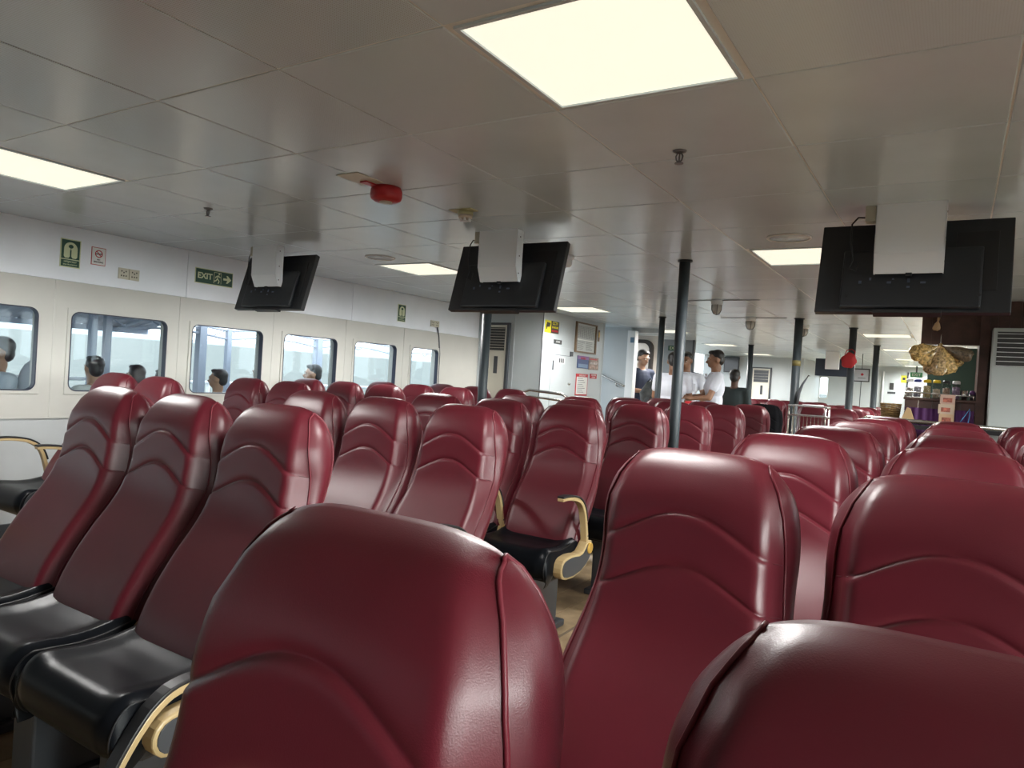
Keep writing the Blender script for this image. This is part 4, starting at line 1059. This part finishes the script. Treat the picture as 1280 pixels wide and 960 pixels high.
pm = MB().add([(-.385, YB2-.11, 1.126), (-.285, YB2-.11, 1.126), (-.285, YB2-.05, 1.126), (-.385, YB2-.05, 1.126), (-.345, YB2-.085, 1.235), (-.318, YB2-.085, 1.225), (-.318, YB2-.075, 1.225), (-.345, YB2-.075, 1.235)], [(3,2,1,0),(4,5,6,7),(0,1,5,4),(1,2,6,5),(2,3,7,6),(3,0,4,7)]); pm.build('bag_body', m_kraft, pb, bevel=.004)
bl = thing('blue_strap', 'light blue folded strap beside the snack cards', 'strap', (.06, YB2-.1, 1.1)); m_bl = mat('strap_blue', (.08, .28, .55), .5)
MB().tube([(.03, YB2-.13, 1.13), (.07, YB2-.13, 1.20), (.098, YB2-.13, 1.255), (.10, YB2-.13, 1.20), (.09, YB2-.13, 1.13)], .008, 6, flat=(1, .4)).build('strap_loop', m_bl, bl); MB().tube([(.0, YB2-.135, 1.128), (.10, YB2-.135, 1.122)], .009, 6).build('strap_end', m_bl, bl)
# hanging snack bags
m_gold_bag = mat('golden_snack', (.52, .34, .12), .22, coat=1, noise=.85, nscale=55, bump=1.0, bscale=70)
m_tan_bag = mat('tan_snack', (.46, .31, .15), .22, coat=1, noise=.8, nscale=60, bump=1.0, bscale=80)
m_dark_bag = mat('dark_snack', (.14, .10, .06), .4, coat=.4, noise=.6, nscale=60, bump=1.0, bscale=80)
hk = thing('bag_hook', 'wire hook holding the cluster of snack bags under the brown fascia', 'hook', (-.13, YB2-.07, 1.75)); MB().tube([(-.135, YB2-.005, 1.86), (-.135, YB2-.05, 1.85), (-.135, YB2-.075, 1.80), (-.135, YB2-.075, 1.755)], .004, 6).build('wire', m_chrome, hk)
def crinkled_bag(a, b, wid, m, label, seed):
    a, b = Vector(a), Vector(b); d = b-a; L = d.length; d.normalize(); s_ = d.cross(Vector((0, 1, 0))).normalized(); n_ = s_.cross(d); rnd = random.Random(seed)
    ph = [rnd.uniform(0, 6) for _ in range(6)]; mb = MB()
    def P(i, j):
        t = j/15; th = 2*PI*i/20; w_ = wid*(.14+.9*math.sin(PI*min(1, t*.62+.02))**1.1)*(1 if t < .9 else 1-.35*(t-.9)/.1); h_ = w_*.5
        k_ = 1+.10*math.sin(5*th+ph[0]+4*t)+.07*math.sin(9*th+ph[1]-7*t)+.06*math.sin(14*t+ph[2]+2*th)
        return a + d*L*t*(1+.03*math.sin(3*th+ph[3])) + s_*w_*k_*math.cos(th) + n_*h_*k_*math.sin(th)
    mb.grid(lambda i, j: P(i % 20, j), 21, 16); mb.f.append(tuple(len(mb.v)-21+i for i in range(20))); mb.sm.append(False)
    t = thing('snack_bag', label, 'bag', tuple(a), 'hanging bags of crackers')
    mb.build('bag_body', m, t); nk = MB().tube([a-d*.03, a+d*.01, a+d*.03], [.012, .005, .009], 8); nk.build('bag_neck', m, t)
hy = YB2-.09
for q, (bx_, bz_, wd, mm, lb) in enumerate(((-.345, 1.675, .062, m_gold_bag, 'golden bag of crackers at the left end of the hanging cluster'), (-.265, 1.60, .055, m_gold_bag, 'golden bag hanging lower left in the snack cluster'), (-.20, 1.525, .060, m_tan_bag, 'tan bag hanging lowest left of centre in the snack cluster'), (-.135, 1.515, .055, m_tan_bag, 'tan bag hanging straight down under the hook'), (-.055, 1.535, .062, m_gold_bag, 'golden bag hanging lower right in the snack cluster'), (.01, 1.60, .055, m_gold_bag, 'golden bag pointing right in the snack cluster'), (.085, 1.665, .05, m_dark_bag, 'dark brown bag at the right end of the hanging cluster'))):
    crinkled_bag((-.135+.03*(q-3)/3, hy+.01*(q % 2), 1.745), (bx_, hy-.02+.03*(q % 3), bz_), wd, mm, lb, q)
crinkled_bag((-.165, YB2-.03, 1.965), (-.178, YB2-.035, 1.885), .026, mat('peach_packet', (.55, .36, .2), .5, bump=.5, bscale=60), 'small peach packet pinned high on the brown fascia', 20)

# ------------------------------------------------------------------ rails and racks
def rail(name, label, pts, posts, r=.016, low=None):
    t = thing(name, label, 'rail', pts[0]); MB().tube(pts, r, 10).build('top_rail', m_chrome, t)
    if low: MB().tube([(p[0], p[1], p[2]-low) for p in pts[1:-1] or pts], r*.8, 8).build('lower_rail', m_chrome, t)
    for (x_, y_, z_) in posts: MB().tube([(x_, y_, 0), (x_, y_, z_)], r*.9, 8).build('rail_post', m_chrome, t)
    return t
rail('barrier_rail', 'steel barrier rail in front of the snack bar', [(-.66, 6.62, 1.03), (-.66, 6.62, 1.10), (-.63, 6.62, 1.125), (-.4, 6.62, 1.125), (.9, 6.62, 1.105)], [(-.66, 6.62, 1.05), (.15, 6.62, 1.11), (.88, 6.62, 1.10)], .018, .09)
tag(MB().box(-.60, .86, 6.60, 6.64, 1.062, 1.095).build('barrier_board', m_blkplastic), 'black board under the steel barrier rail of the snack bar', 'board')
rail('barrier_rail', 'steel barrier rail behind the block of seats along the windows', [(-4.10, 6.78, 1.02), (-4.08, 6.78, 1.12), (-4.0, 6.78, 1.145), (-3.60, 6.78, 1.125), (-3.54, 6.78, 1.10), (-3.53, 6.78, 1.0)], [(-4.10, 6.78, 1.03), (-3.53, 6.78, 1.03)], .016, .07)
rk = thing('steel_rack', 'low two-tier steel rack beside the far seats', 'rack', (-1.24, 7.6, 0))
for z in (1.165, 1.07): 
    MB().ring([(-1.06, 7.75), (-1.42, 7.75), (-1.42, 7.50), (-1.06, 7.50)], [(-1.08, 7.73), (-1.40, 7.73), (-1.40, 7.52), (-1.08, 7.52)], 'z', z, z+.014).build('tier_frame', m_chrome, rk)
    MB().box(-1.40, -1.08, 7.52, 7.73, z+.003, z+.006).build('tier_plate', m_white, rk)
for x_ in (-1.41, -1.07):
    for y_ in (7.51, 7.74): MB().tube([(x_, y_, 0), (x_, y_, 1.17)], .009, 8).build('leg', m_chrome, rk)
for q in range(9): MB().tube([(-1.37+q*.034, 7.51, .72), (-1.37+q*.034, 7.51, 1.07)], .003, 5).build('bar', m_chrome, rk)
MB().tube([(-1.41, 7.51, .72), (-1.07, 7.51, .72)], .006, 6).build('cross_bar', m_chrome, rk)
tag(MB().box(-1.30, -1.12, 7.56, 7.70, 1.179, 1.19).build('paper_stack', m_paper, bevel=.002), 'small stack of white papers on the steel rack', 'papers')

# ------------------------------------------------------------------ far seats
k_ = 1
for n_, Y in enumerate((9.2, 10.2, 11.2, 12.2, 13.2, 14.2)):
    for x_, cn in ((-1.15, 'right'), (-1.61, 'left')):
        if Y == 9.2 and x_ == -1.61: continue
        place_seat(x_, Y, 'maroon leather seat, %s column, %s row of the far block behind the steel rack' % (cn, rowname[n_]), 'seats in the far block behind the rack', [])
for n_, Y in enumerate((13.9, 14.9, 15.9)):
    for c_, x_ in enumerate((-3.79, -3.33, -2.87, -2.41)):
        place_seat(x_, Y, 'maroon leather seat, %s of four in the %s row before the far wall' % (['leftmost', 'second', 'third', 'rightmost'][c_], ['nearest', 'middle', 'farthest'][n_]), 'seats before the far wall', [])
bs_ = place_seat(-1.83, 8.30, 'seat back wrapped in a black cover beside the post with the yellow band', 'covered seat', [])
del bs_['group']
for ch in bs_.children:
    if ch.name.startswith('backrest'):
        ch.data = ch.data.copy(); ch.data.materials[0] = mat('black_cover_cloth', (.006, .006, .007), .9, spec=.05); ch['label'] = 'backrest under a black cloth cover'
        for g in list(ch.children):
            g.data = g.data.copy(); g.data.materials[0] = MATS['black_cover_cloth']

# ------------------------------------------------------------------ people
def person(label, loc, yaw, h, arms, shirt, trousers, hairm, skin, sleeve=.55, look=0, nod=0, sit=False, voxel=.010, simple=False, group=None, collar=None):
    """local frame: faces -Y, x to its left... arms: {side: (elbow, wrist, hand direction)} in the 1.70 m frame"""
    t = thing('person', label, 'person', loc, group); t.rotation_euler = (0, 0, yaw); k = h/1.70 if not sit else h/1.30; t.scale = (k, k, k)
    O = (0, 0, 0); dz = -.42 if sit else 0
    B = MB()
    B.ell((0, .0, .97+dz), (.155, .108, .12)); B.ell((0, .0, 1.10+dz), (.145, .098, .15)); B.ell((0, .005, 1.27+dz), (.165, .108, .17)); B.ell((0, .01, 1.38+dz), (.15, .085, .08))
    B.cap((-.155, .01, 1.405+dz), (.155, .01, 1.405+dz), .052, .052); B.cap((0, .015, 1.40+dz), (0, -.005, 1.54+dz), .056, .05)
    S = MB()
    S.ell((0, .0, .98+dz), (.168, .120, .11)); S.ell((0, .0, 1.10+dz), (.160, .112, .16)); S.ell((0, .005, 1.27+dz), (.180, .122, .175)); S.ell((0, .01, 1.375+dz), (.162, .098, .078)); S.cap((-.155, .01, 1.40+dz), (.155, .01, 1.40+dz), .062, .062)
    # legs
    T_ = MB(); T_.ell((0, 0, .93+dz), (.165, .116, .11))
    for s_ in (-1, 1):
        hip = (.088*s_, 0, .90+dz)
        if sit: knee = (.11*s_, -.42, .50); ank = (.11*s_, -.40, .08)
        else: knee = (.095*s_, -.01, .49); ank = (.10*s_, .015, .09)
        B.cap(hip, knee, .078, .055); B.cap(knee, ank, .054, .036); B.ell((ank[0], ank[1]-.07, .035), (.042, .125, .034))
        T_.cap(hip, knee, .092, .070); T_.cap(knee, (ank[0], ank[1], ank[2]+.03), .068, .055)
        el, wr, hd = arms[s_]; el, wr, hd = Vector(el), Vector(wr), Vector(hd).normalized()
        if sit: el.z += dz; wr.z += dz
        sh = Vector((.185*s_, .01, 1.395+dz))
        B.cap(sh, el, .048, .038); B.cap(el, wr, .038, .026)
        S.cap(sh, sh.lerp(el, sleeve), .062, .056)
        if simple: B.cap(wr, wr+hd*.09, .03, .022)
        else:
            side = hd.cross(Vector((0, 0, 1))).normalized() if abs(hd.z) < .9 else Vector((1, 0, 0))
            dn = side.cross(hd).normalized(); pc = wr+hd*.045
            B.cap(wr, pc+hd*.02, .027, .030); B.cap(pc-side*.022, pc+side*.022, .020, .020)
            for q, (o_, L_) in enumerate(((-.031, .060), (-.0105, .072), (.0105, .068), (.031, .054))):
                b0 = pc+hd*.035+side*o_; b1 = b0+hd*L_*.5+side*o_*.15; b2 = b1+(hd*.75-dn*.65*(1 if dn.z > 0 else -1)).normalized()*L_*.5
                B.cap(b0, b1, .0095, .0085, 8); B.cap(b1, b2, .0085, .007, 8)
            th0 = pc-side*s_*.022; th1 = th0-side*s_*.028+hd*.030; B.cap(th0, th1, .012, .010, 8); B.cap(th1, th1+hd*.028, .010, .008, 8)
    # head, turned and nodded about the neck
    Rm = Matrix.Translation((0, .0, 1.53+dz)) @ Matrix.Rotation(look, 4, 'Z') @ Matrix.Rotation(nod, 4, 'X') @ Matrix.Translation((0, .0, -1.53))
    H = MB()
    H.ell((0, .012, 1.625), (.074, .092, .092)); H.ell((0, -.022, 1.585), (.060, .070, .075)); H.ell((0, -.048, 1.545), (.040, .042, .032)); H.cap((0, .02, 1.50), (0, .012, 1.58), .050, .055)
    H.cap((0, -.088, 1.612), (0, -.108, 1.583), .008, .013, 8); H.ell((-.010, -.098, 1.578), (.009, .010, .007), 8, 6); H.ell((.010, -.098, 1.578), (.009, .010, .007), 8, 6)
    H.cap((-.045, -.076, 1.632), (.045, -.076, 1.632), .011, .011, 8); H.ell((0, -.083, 1.552), (.024, .011, .007), 10, 6); H.ell((0, -.082, 1.542), (.020, .011, .007), 10, 6)
    for s_ in (-1, 1): H.ell((.075*s_, .008, 1.605), (.010, .020, .032), 10, 7)
    H.v = [tuple(Rm @ Vector(v)) for v in H.v]
    B.add(H.v, H.f, True)
    b = B.build('body', skin, t, off=O); m_ = b.modifiers.new('r', 'REMESH'); m_.mode = 'VOXEL'; m_.voxel_size = voxel; m_.use_smooth_shade = True
    m_ = b.modifiers.new('s', 'SMOOTH'); m_.iterations = 2; m_.factor = .5
    for s_ in (-1, 1):
        e_ = MB().ell((.030*s_, -.0835, 1.615), (.011, .008, .008), 10, 7); e_.v = [tuple(Rm @ Vector(v)) for v in e_.v]; e_.build('eye', mat('eye_white', (.6, .58, .55), .3), b, off=O)
        e_ = MB().ell((.030*s_, -.090, 1.614), (.005, .0035, .005), 8, 6); e_.v = [tuple(Rm @ Vector(v)) for v in e_.v]; e_.build('iris', m_ink, b, off=O)
        e_ = MB().cap((.017*s_, -.092, 1.635), (.046*s_, -.082, 1.637), .004, .003, 6); e_.v = [tuple(Rm @ Vector(v)) for v in e_.v]; e_.build('eyebrow', hairm, b, off=O)
    hr_ = MB().ell((0, .030, 1.655), (.081, .088, .078), 16, 10); hr_.ell((0, -.026, 1.702), (.058, .052, .026)); hr_.ell((0, .058, 1.60), (.066, .056, .07))
    hr_.v = [tuple(Rm @ Vector(v)) for v in hr_.v]; hh = hr_.build('hair', hairm, t, off=O); m_ = hh.modifiers.new('r', 'REMESH'); m_.mode = 'VOXEL'; m_.voxel_size = voxel; m_.use_smooth_shade = True
    s2 = S.build('shirt', shirt, t, off=O); m_ = s2.modifiers.new('r', 'REMESH'); m_.mode = 'VOXEL'; m_.voxel_size = voxel*1.2; m_.use_smooth_shade = True; m2 = s2.modifiers.new('s', 'SMOOTH'); m2.iterations = 3
    t2 = T_.build('trousers', trousers, t, off=O); m_ = t2.modifiers.new('r', 'REMESH'); m_.mode = 'VOXEL'; m_.voxel_size = voxel*1.4; m_.use_smooth_shade = True
    if collar:
        for s_ in (-1, 1):
            MB().prism([(.012*s_, 1.405+dz), (.050*s_, 1.435+dz), (.062*s_, 1.395+dz), (.030*s_, 1.36+dz)][::s_], 'y', -.112, -.100).build('collar', collar, s2, off=O)
        MB().lathe([(.064, 1.425+dz), (.060, 1.455+dz)], (0, .008, 0), 18).build('collar', collar, s2, off=O)
    return t, s2
skin1 = mat('skin_brown', (.26, .13, .075), .5); skin2 = mat('skin_tan', (.36, .20, .125), .5)
hair = mat('black_hair', (.012, .010, .010), .45, bump=.5, bscale=120)
whs = mat('white_shirt_cloth', (.66, .68, .76), .75, bump=.25, bscale=25); navy = mat('navy_cloth', (.018, .026, .055), .75); blk = mat('dark_cloth', (.014, .014, .018), .8); grn = mat('dark_green_cloth', (.02, .03, .032), .8)
rest_arm = lambda s_: ((.235*s_, .03, 1.13), (.24*s_, -.04, .88), (0, -.1, -1))
# man in navy
person('man in a navy polo shirt standing in the doorway looking at his hands', (-4.12, 10.32, 0), math.radians(62), 1.79,
       {-1: ((-.22, -.02, 1.14), (-.08, -.26, 1.12), (.4, -.9, .0)), 1: ((.22, -.02, 1.14), (.09, -.25, 1.10), (-.4, -.9, .0))}, navy, navy, hair, skin2, nod=.30)
tag(MB().ell((-3.83, 10.17, 1.14), (.04, .03, .05)).ell((-3.85, 10.15, 1.08), (.03, .03, .06)).build('orange_pouch', mat('orange_cloth', (.75, .10, .03), .6)), 'small orange pouch in the hands of the man in navy', 'pouch')
# three men in white shirts
t_, s_ = person('white-shirted man with his back to the camera, half hidden by the dark posts', (-3.05, 8.70, 0), math.radians(195), 1.69, {q: ((.22*q, -.06, 1.15), (.16*q, -.28, 1.10), (0, -1, -.1)) for q in (-1, 1)}, whs, blk, hair, skin1, nod=.25)
t_, s_ = person('bareheaded white-shirted man facing the camera beside the thick dark post', (-3.22, 9.72, 0), math.radians(18), 1.75, {-1: ((-.24, -.02, 1.14), (-.20, -.22, 1.02), (.2, -1, -.3)), 1: ((.25, -.05, 1.14), (.22, -.30, 1.06), (.0, -1, -.1))}, whs, blk, hair, skin1, nod=.22, look=-.35, collar=whs)
pk = MB().box(.045, .135, -.128, -.118, 1.20, 1.30); pk.build('pocket', whs, s_, off=(0,0,0), bevel=.002); MB().box(.045, .135, -.132, -.126, 1.28, 1.30).build('pocket_flap', whs, s_, off=(0,0,0))
for q in (-1, 1): MB().box(.10*q-.03, .10*q+.03, -.03, .05, 1.452, 1.462).build('epaulette', navy, s_, off=(0,0,0))
t_, s_ = person('white-shirted man in profile reaching an arm to the left', (-2.60, 8.98, 0), math.radians(-62), 1.75, {-1: ((-.23, -.08, 1.15), (-.19, -.28, 1.13), (.1, -1, 0)), 1: ((.23, -.10, 1.14), (.16, -.28, 1.12), (-.1, -1, 0))}, whs, blk, hair, skin1, nod=.12, collar=whs)
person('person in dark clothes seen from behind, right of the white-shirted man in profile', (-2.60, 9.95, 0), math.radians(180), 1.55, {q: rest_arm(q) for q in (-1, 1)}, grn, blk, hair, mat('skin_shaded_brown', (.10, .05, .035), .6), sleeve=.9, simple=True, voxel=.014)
person('person in a grey jacket bending behind the post near the man in navy', (-3.72, 9.78, 0), math.radians(120), 1.55, {q: rest_arm(q) for q in (-1, 1)}, mat('grey_jacket', (.05, .055, .055), .7, noise=.4, nscale=30), blk, hair, skin1, sleeve=1.0, nod=.6, simple=True, voxel=.014) if False else None
bpk = thing('grey_backpack', 'large dark grey backpack piled behind the posts beside the man in navy', 'backpack', (-3.72, 9.75, .86))
pb_ = MB().ell((-3.72, 9.75, 1.10), (.17, .13, .25), 18, 12); pb_.v = [(v[0]+.015*math.sin(v[2]*31), v[1]+.01*math.sin(v[0]*40), v[2]) for v in pb_.v]; pb_.build('bag_body', mat('grey_nylon', (.055, .06, .06), .6, noise=.5, nscale=14, bump=.5, bscale=30), bpk)
MB().ell((-3.68, 9.63, 1.02), (.11, .05, .12)).build('front_pocket', MATS['grey_nylon'], bpk); MB().tube([(-3.78, 9.72, 1.32), (-3.74, 9.72, 1.38), (-3.69, 9.72, 1.32)], .009, 6).build('carry_loop', m_blkplastic, bpk)
ls = thing('luggage_stand', 'dark luggage stand under the grey backpack', 'stand', (-3.72, 9.75, 0)); MB().box(-3.90, -3.54, 9.62, 9.90, .82, .86).build('top', m_char, ls)
for a_ in (-3.88, -3.56):
    for b_ in (9.64, 9.88): MB().box(a_-.012, a_+.012, b_-.012, b_+.012, 0, .82).build('leg', m_char, ls)
dk = thing('ticket_desk', 'tall dark desk between the white-shirted men', 'desk', (-2.72, 8.55, 0))
MB().box(-2.80, -2.36, 8.34, 8.62, 1.06, 1.085).build('desk_top', m_white, dk, bevel=.003); MB().box(-2.78, -2.38, 8.38, 8.60, .02, 1.06).build('desk_body', m_char, dk)
tag(MB().box(-2.66, -2.48, 8.42, 8.56, 1.085, 1.092).build('ticket_papers', m_paper), 'white papers lying on the tall dark desk', 'papers')
tag(MB().box(-2.78, -2.70, 8.42, 8.52, 1.085, 1.12).build('red_box', m_redpl, bevel=.004), 'small red box on the left end of the tall dark desk', 'box')
print('people done')

# ------------------------------------------------------------------ outside: side deck, awning, sea, shore
m_deck = mat('deck_paint', (.22, .25, .27), .6); m_alu = mat('awning_post_paint', (.30, .34, .42), .5)
dkk = MB().box(-8.0, XL-.1, -6, 12, -.15, -.02).build('outer_deck', m_deck); dkk['kind'] = 'structure'
dkr = MB().box(XR+.1, XR+1.2, -6, 22, -.15, -.02).build('outer_deck', m_deck); dkr['kind'] = 'structure'
aw = thing('deck_awning', 'corrugated awning over the side deck outside the windows', 'awning', (-6.4, 2, 1.7))
m_aw = mat('awning_sheet', (.30, .31, .36), .6, noise=.25, nscale=4)
for q in range(7):
    y0 = -4.0+q*1.25
    mb = MB(); nn = 26
    mb.grid(lambda i, j: Vector((-5.42-2.6*j/4, y0+1.24*i/nn, 2.15-.60*j/4+.010*math.sin(i*1.9))), nn+1, 5, smooth=False)
    mb.grid(lambda i, j: Vector((-5.42-2.6*(4-j)/4, y0+1.24*i/nn, 2.15-.60*(4-j)/4+.010*math.sin(i*1.9)+.006)), nn+1, 5, smooth=False)
    mb.build('roof_sheet', m_aw, aw)
MB().box(-8.05, -7.99, -4, 4.75, 1.50, 1.555).build('edge_beam', m_alu, aw)
for q in range(12): MB().tube([(-8.0, -3.88+q*.75, 1.525), (-5.45, -3.88+q*.75, 2.11)], .02, 4).build('rafter', m_alu, aw)
for n_, (y_, r_p) in enumerate(((-1.2, .03), (1.2, .03), (3.72, .03), (3.86, .03), (4.90, .045), (5.25, .028), (6.62, .045), (8.10, .04))):
    t = thing('awning_post', ['%s pale awning post outside the windows, counted from the camera end' % w_ for w_ in ('first', 'second', 'third', 'fourth', 'fifth', 'sixth', 'seventh', 'eighth')][n_], 'post', (-7.2, y_, -.02), 'awning posts')
    MB().box(-7.2-r_p, -7.2+r_p, y_-r_p, y_+r_p, -.02, 1.66 if y_ < 4.8 else 1.62).build('post_shaft', m_alu, t); MB().box(-7.2-r_p*2, -7.2+r_p*2, y_-r_p*2, y_+r_p*2, -.02, -.005).build('post_foot', m_alu, t)
tr = thing('canopy_truss', 'thin arched metal truss spanning between the awning posts', 'truss', (-7.2, 6, 1.6))
def arc(y0, y1, z0, rise, n=14): return [(-7.2, y0+(y1-y0)*i/n, z0+rise*math.sin(PI*i/n)) for i in range(n+1)]
for (y0, y1) in ((3.86, 5.25), (5.25, 6.62), (6.62, 8.10), (8.10, 9.6)):
    MB().tube(arc(y0, y1, 1.50, .06), .014, 6).build('lower_chord', m_alu, tr); MB().tube(arc(y0, y1, 1.60, .045), .014, 6).build('upper_chord', m_alu, tr)
    for i in range(6):
        a_, b_ = y0+(y1-y0)*i/6, y0+(y1-y0)*(i+1)/6
        MB().tube([(-7.2, a_, 1.52 if i % 2 else 1.62), (-7.2, b_, 1.62 if i % 2 else 1.52)], .007, 5).build('web', m_alu, tr)
rl = thing('deck_railing', 'low railing along the edge of the side deck', 'railing', (-7.6, 4, 0))
for z in (.45, .75, .98): MB().tube([(-7.6, -5, z), (-7.6, 11.5, z)], .02, 8).build('rail', m_white, rl)
for q in range(12): MB().tube([(-7.6, -4.5+1.4*q, -.02), (-7.6, -4.5+1.4*q, .98)], .02, 8).build('rail_post', m_white, rl)
bn = thing('deck_bench', 'long bench on the side deck carrying the seated passengers', 'bench', (-6.4, 4, 0))
for q in range(4): MB().box(-6.58+q*.10, -6.49+q*.10, 1.8, 6.6, .33, .35).build('seat_slat', m_deck, bn)
for y_ in (1.9, 3.5, 5.0, 6.5): MB().box(-6.56, -6.22, y_, y_+.05, -.02, .33).build('leg', m_char, bn)
sitarm = {q: ((.21*q, -.06, 1.14), (.12*q, -.26, .98), (0, -1, -.3)) for q in (-1, 1)}
outs = [(2.60, 1.335, 0, mat('pale_blue_shirt', (.45, .50, .55), .8), 'seated passenger at the left edge outside the first window', -.3),
        (3.34, 1.225, -70, mat('white_tee', (.62, .64, .60), .8), 'passenger in a white shirt outside the second window', -.4),
        (3.72, 1.165, -100, mat('grey_tee', (.3, .32, .35), .8), 'passenger whose head shows in the middle of the second window', .2),
        (4.28, 1.12, -90, blk, 'passenger whose head just shows at the right end of the second window', 0),
        (4.58, 1.165, -75, mat('beige_tee', (.55, .52, .45), .8), 'passenger in a beige shirt outside the third window', .3),
        (5.10, 1.25, -95, navy, 'passenger at the right edge of the third window', .0),
        (5.84, 1.27, -60, blk, 'passenger with dark hair outside the fourth window', .2)]
for (y_, h_, yw, sh_, lb, lk) in outs:
    person(lb, (-6.42 if y_ != 4.28 else -6.92, y_, .0), math.radians(yw), h_-.0, sitarm, sh_, blk, hair, skin2, sit=True, look=lk, simple=True, voxel=.013, group='passengers seated on the side deck')
bg_ = thing('pale_backpack', 'pale grey backpack on the lap of the passenger outside the first window', 'backpack', (-6.25, 2.72, .6))
MB().ell((-6.2, 2.78, .98), (.10, .12, .20)).build('bag_body', mat('pale_nylon', (.42, .44, .48), .7), bg_); MB().ell((-6.13, 2.80, .96), (.05, .07, .12)).build('front_pocket', navy, bg_)
MB().box(-6.27, -6.17, 2.72, 2.84, .60, .80).build('bag_base', MATS['pale_nylon'], bg_, bevel=.02)
# sea, tilted by the ship's slight list
TL = math.tan(math.radians(1.35))
def sea_z(x): return -2.6 - x*TL
sea = MB()
xs = [-6000, -3000, -1500, -700, -300, -120, -50, -20, 0, 20, 50, 120, 300, 700, 1500, 3000, 6000]
sea.grid(lambda i, j: Vector((xs[i], xs[j], sea_z(xs[i]))), len(xs), len(xs), smooth=False)
m_sea = bpy.data.materials.new('sea_water'); m_sea.use_nodes = True; t = m_sea.node_tree; b = t.nodes['Principled BSDF']
b.inputs['Base Color'].default_value = (.10, .115, .11, 1); b.inputs['Roughness'].default_value = .6; b.inputs['Specular IOR Level'].default_value = .12; b.inputs['IOR'].default_value = 1.33
tcn = t.nodes.new('ShaderNodeTexCoord'); mp = t.nodes.new('ShaderNodeMapping'); mp.inputs['Scale'].default_value = (.12, .05, 1); n1 = t.nodes.new('ShaderNodeTexNoise'); n1.inputs['Scale'].default_value = 6; n1.inputs['Detail'].default_value = 8
bp = t.nodes.new('ShaderNodeBump'); bp.inputs['Strength'].default_value = .6; bp.inputs['Distance'].default_value = 1.0
t.links.new(tcn.outputs['Object'], mp.inputs[0]); t.links.new(mp.outputs[0], n1.inputs['Vector']); t.links.new(n1.outputs[0], bp.inputs['Height']); t.links.new(bp.outputs[0], b.inputs['Normal'])
so = sea.build('sea', m_sea, kind='structure')
m_land = mat('hazy_shore', (.20, .25, .27), .9, noise=.12, nscale=.01)  # aerial haze is baked into the shore's base colour
ld = MB(); N1 = 90
def LP(i, j):
    y = -1500+6500*i/N1; q = j/8; hh = (14+9*math.sin(i*.31)+5*math.sin(i*.9+1)+3*math.sin(i*2.3))*math.sin(PI*q)
    x = -1150-330*q-.12*abs(y); return Vector((x, y, sea_z(x)+max(-1, hh)-1.0))
ld.grid(LP, N1+1, 9); tag(ld.build('far_shore', m_land), 'pale hazy hills of the far shore across the water', 'hills')
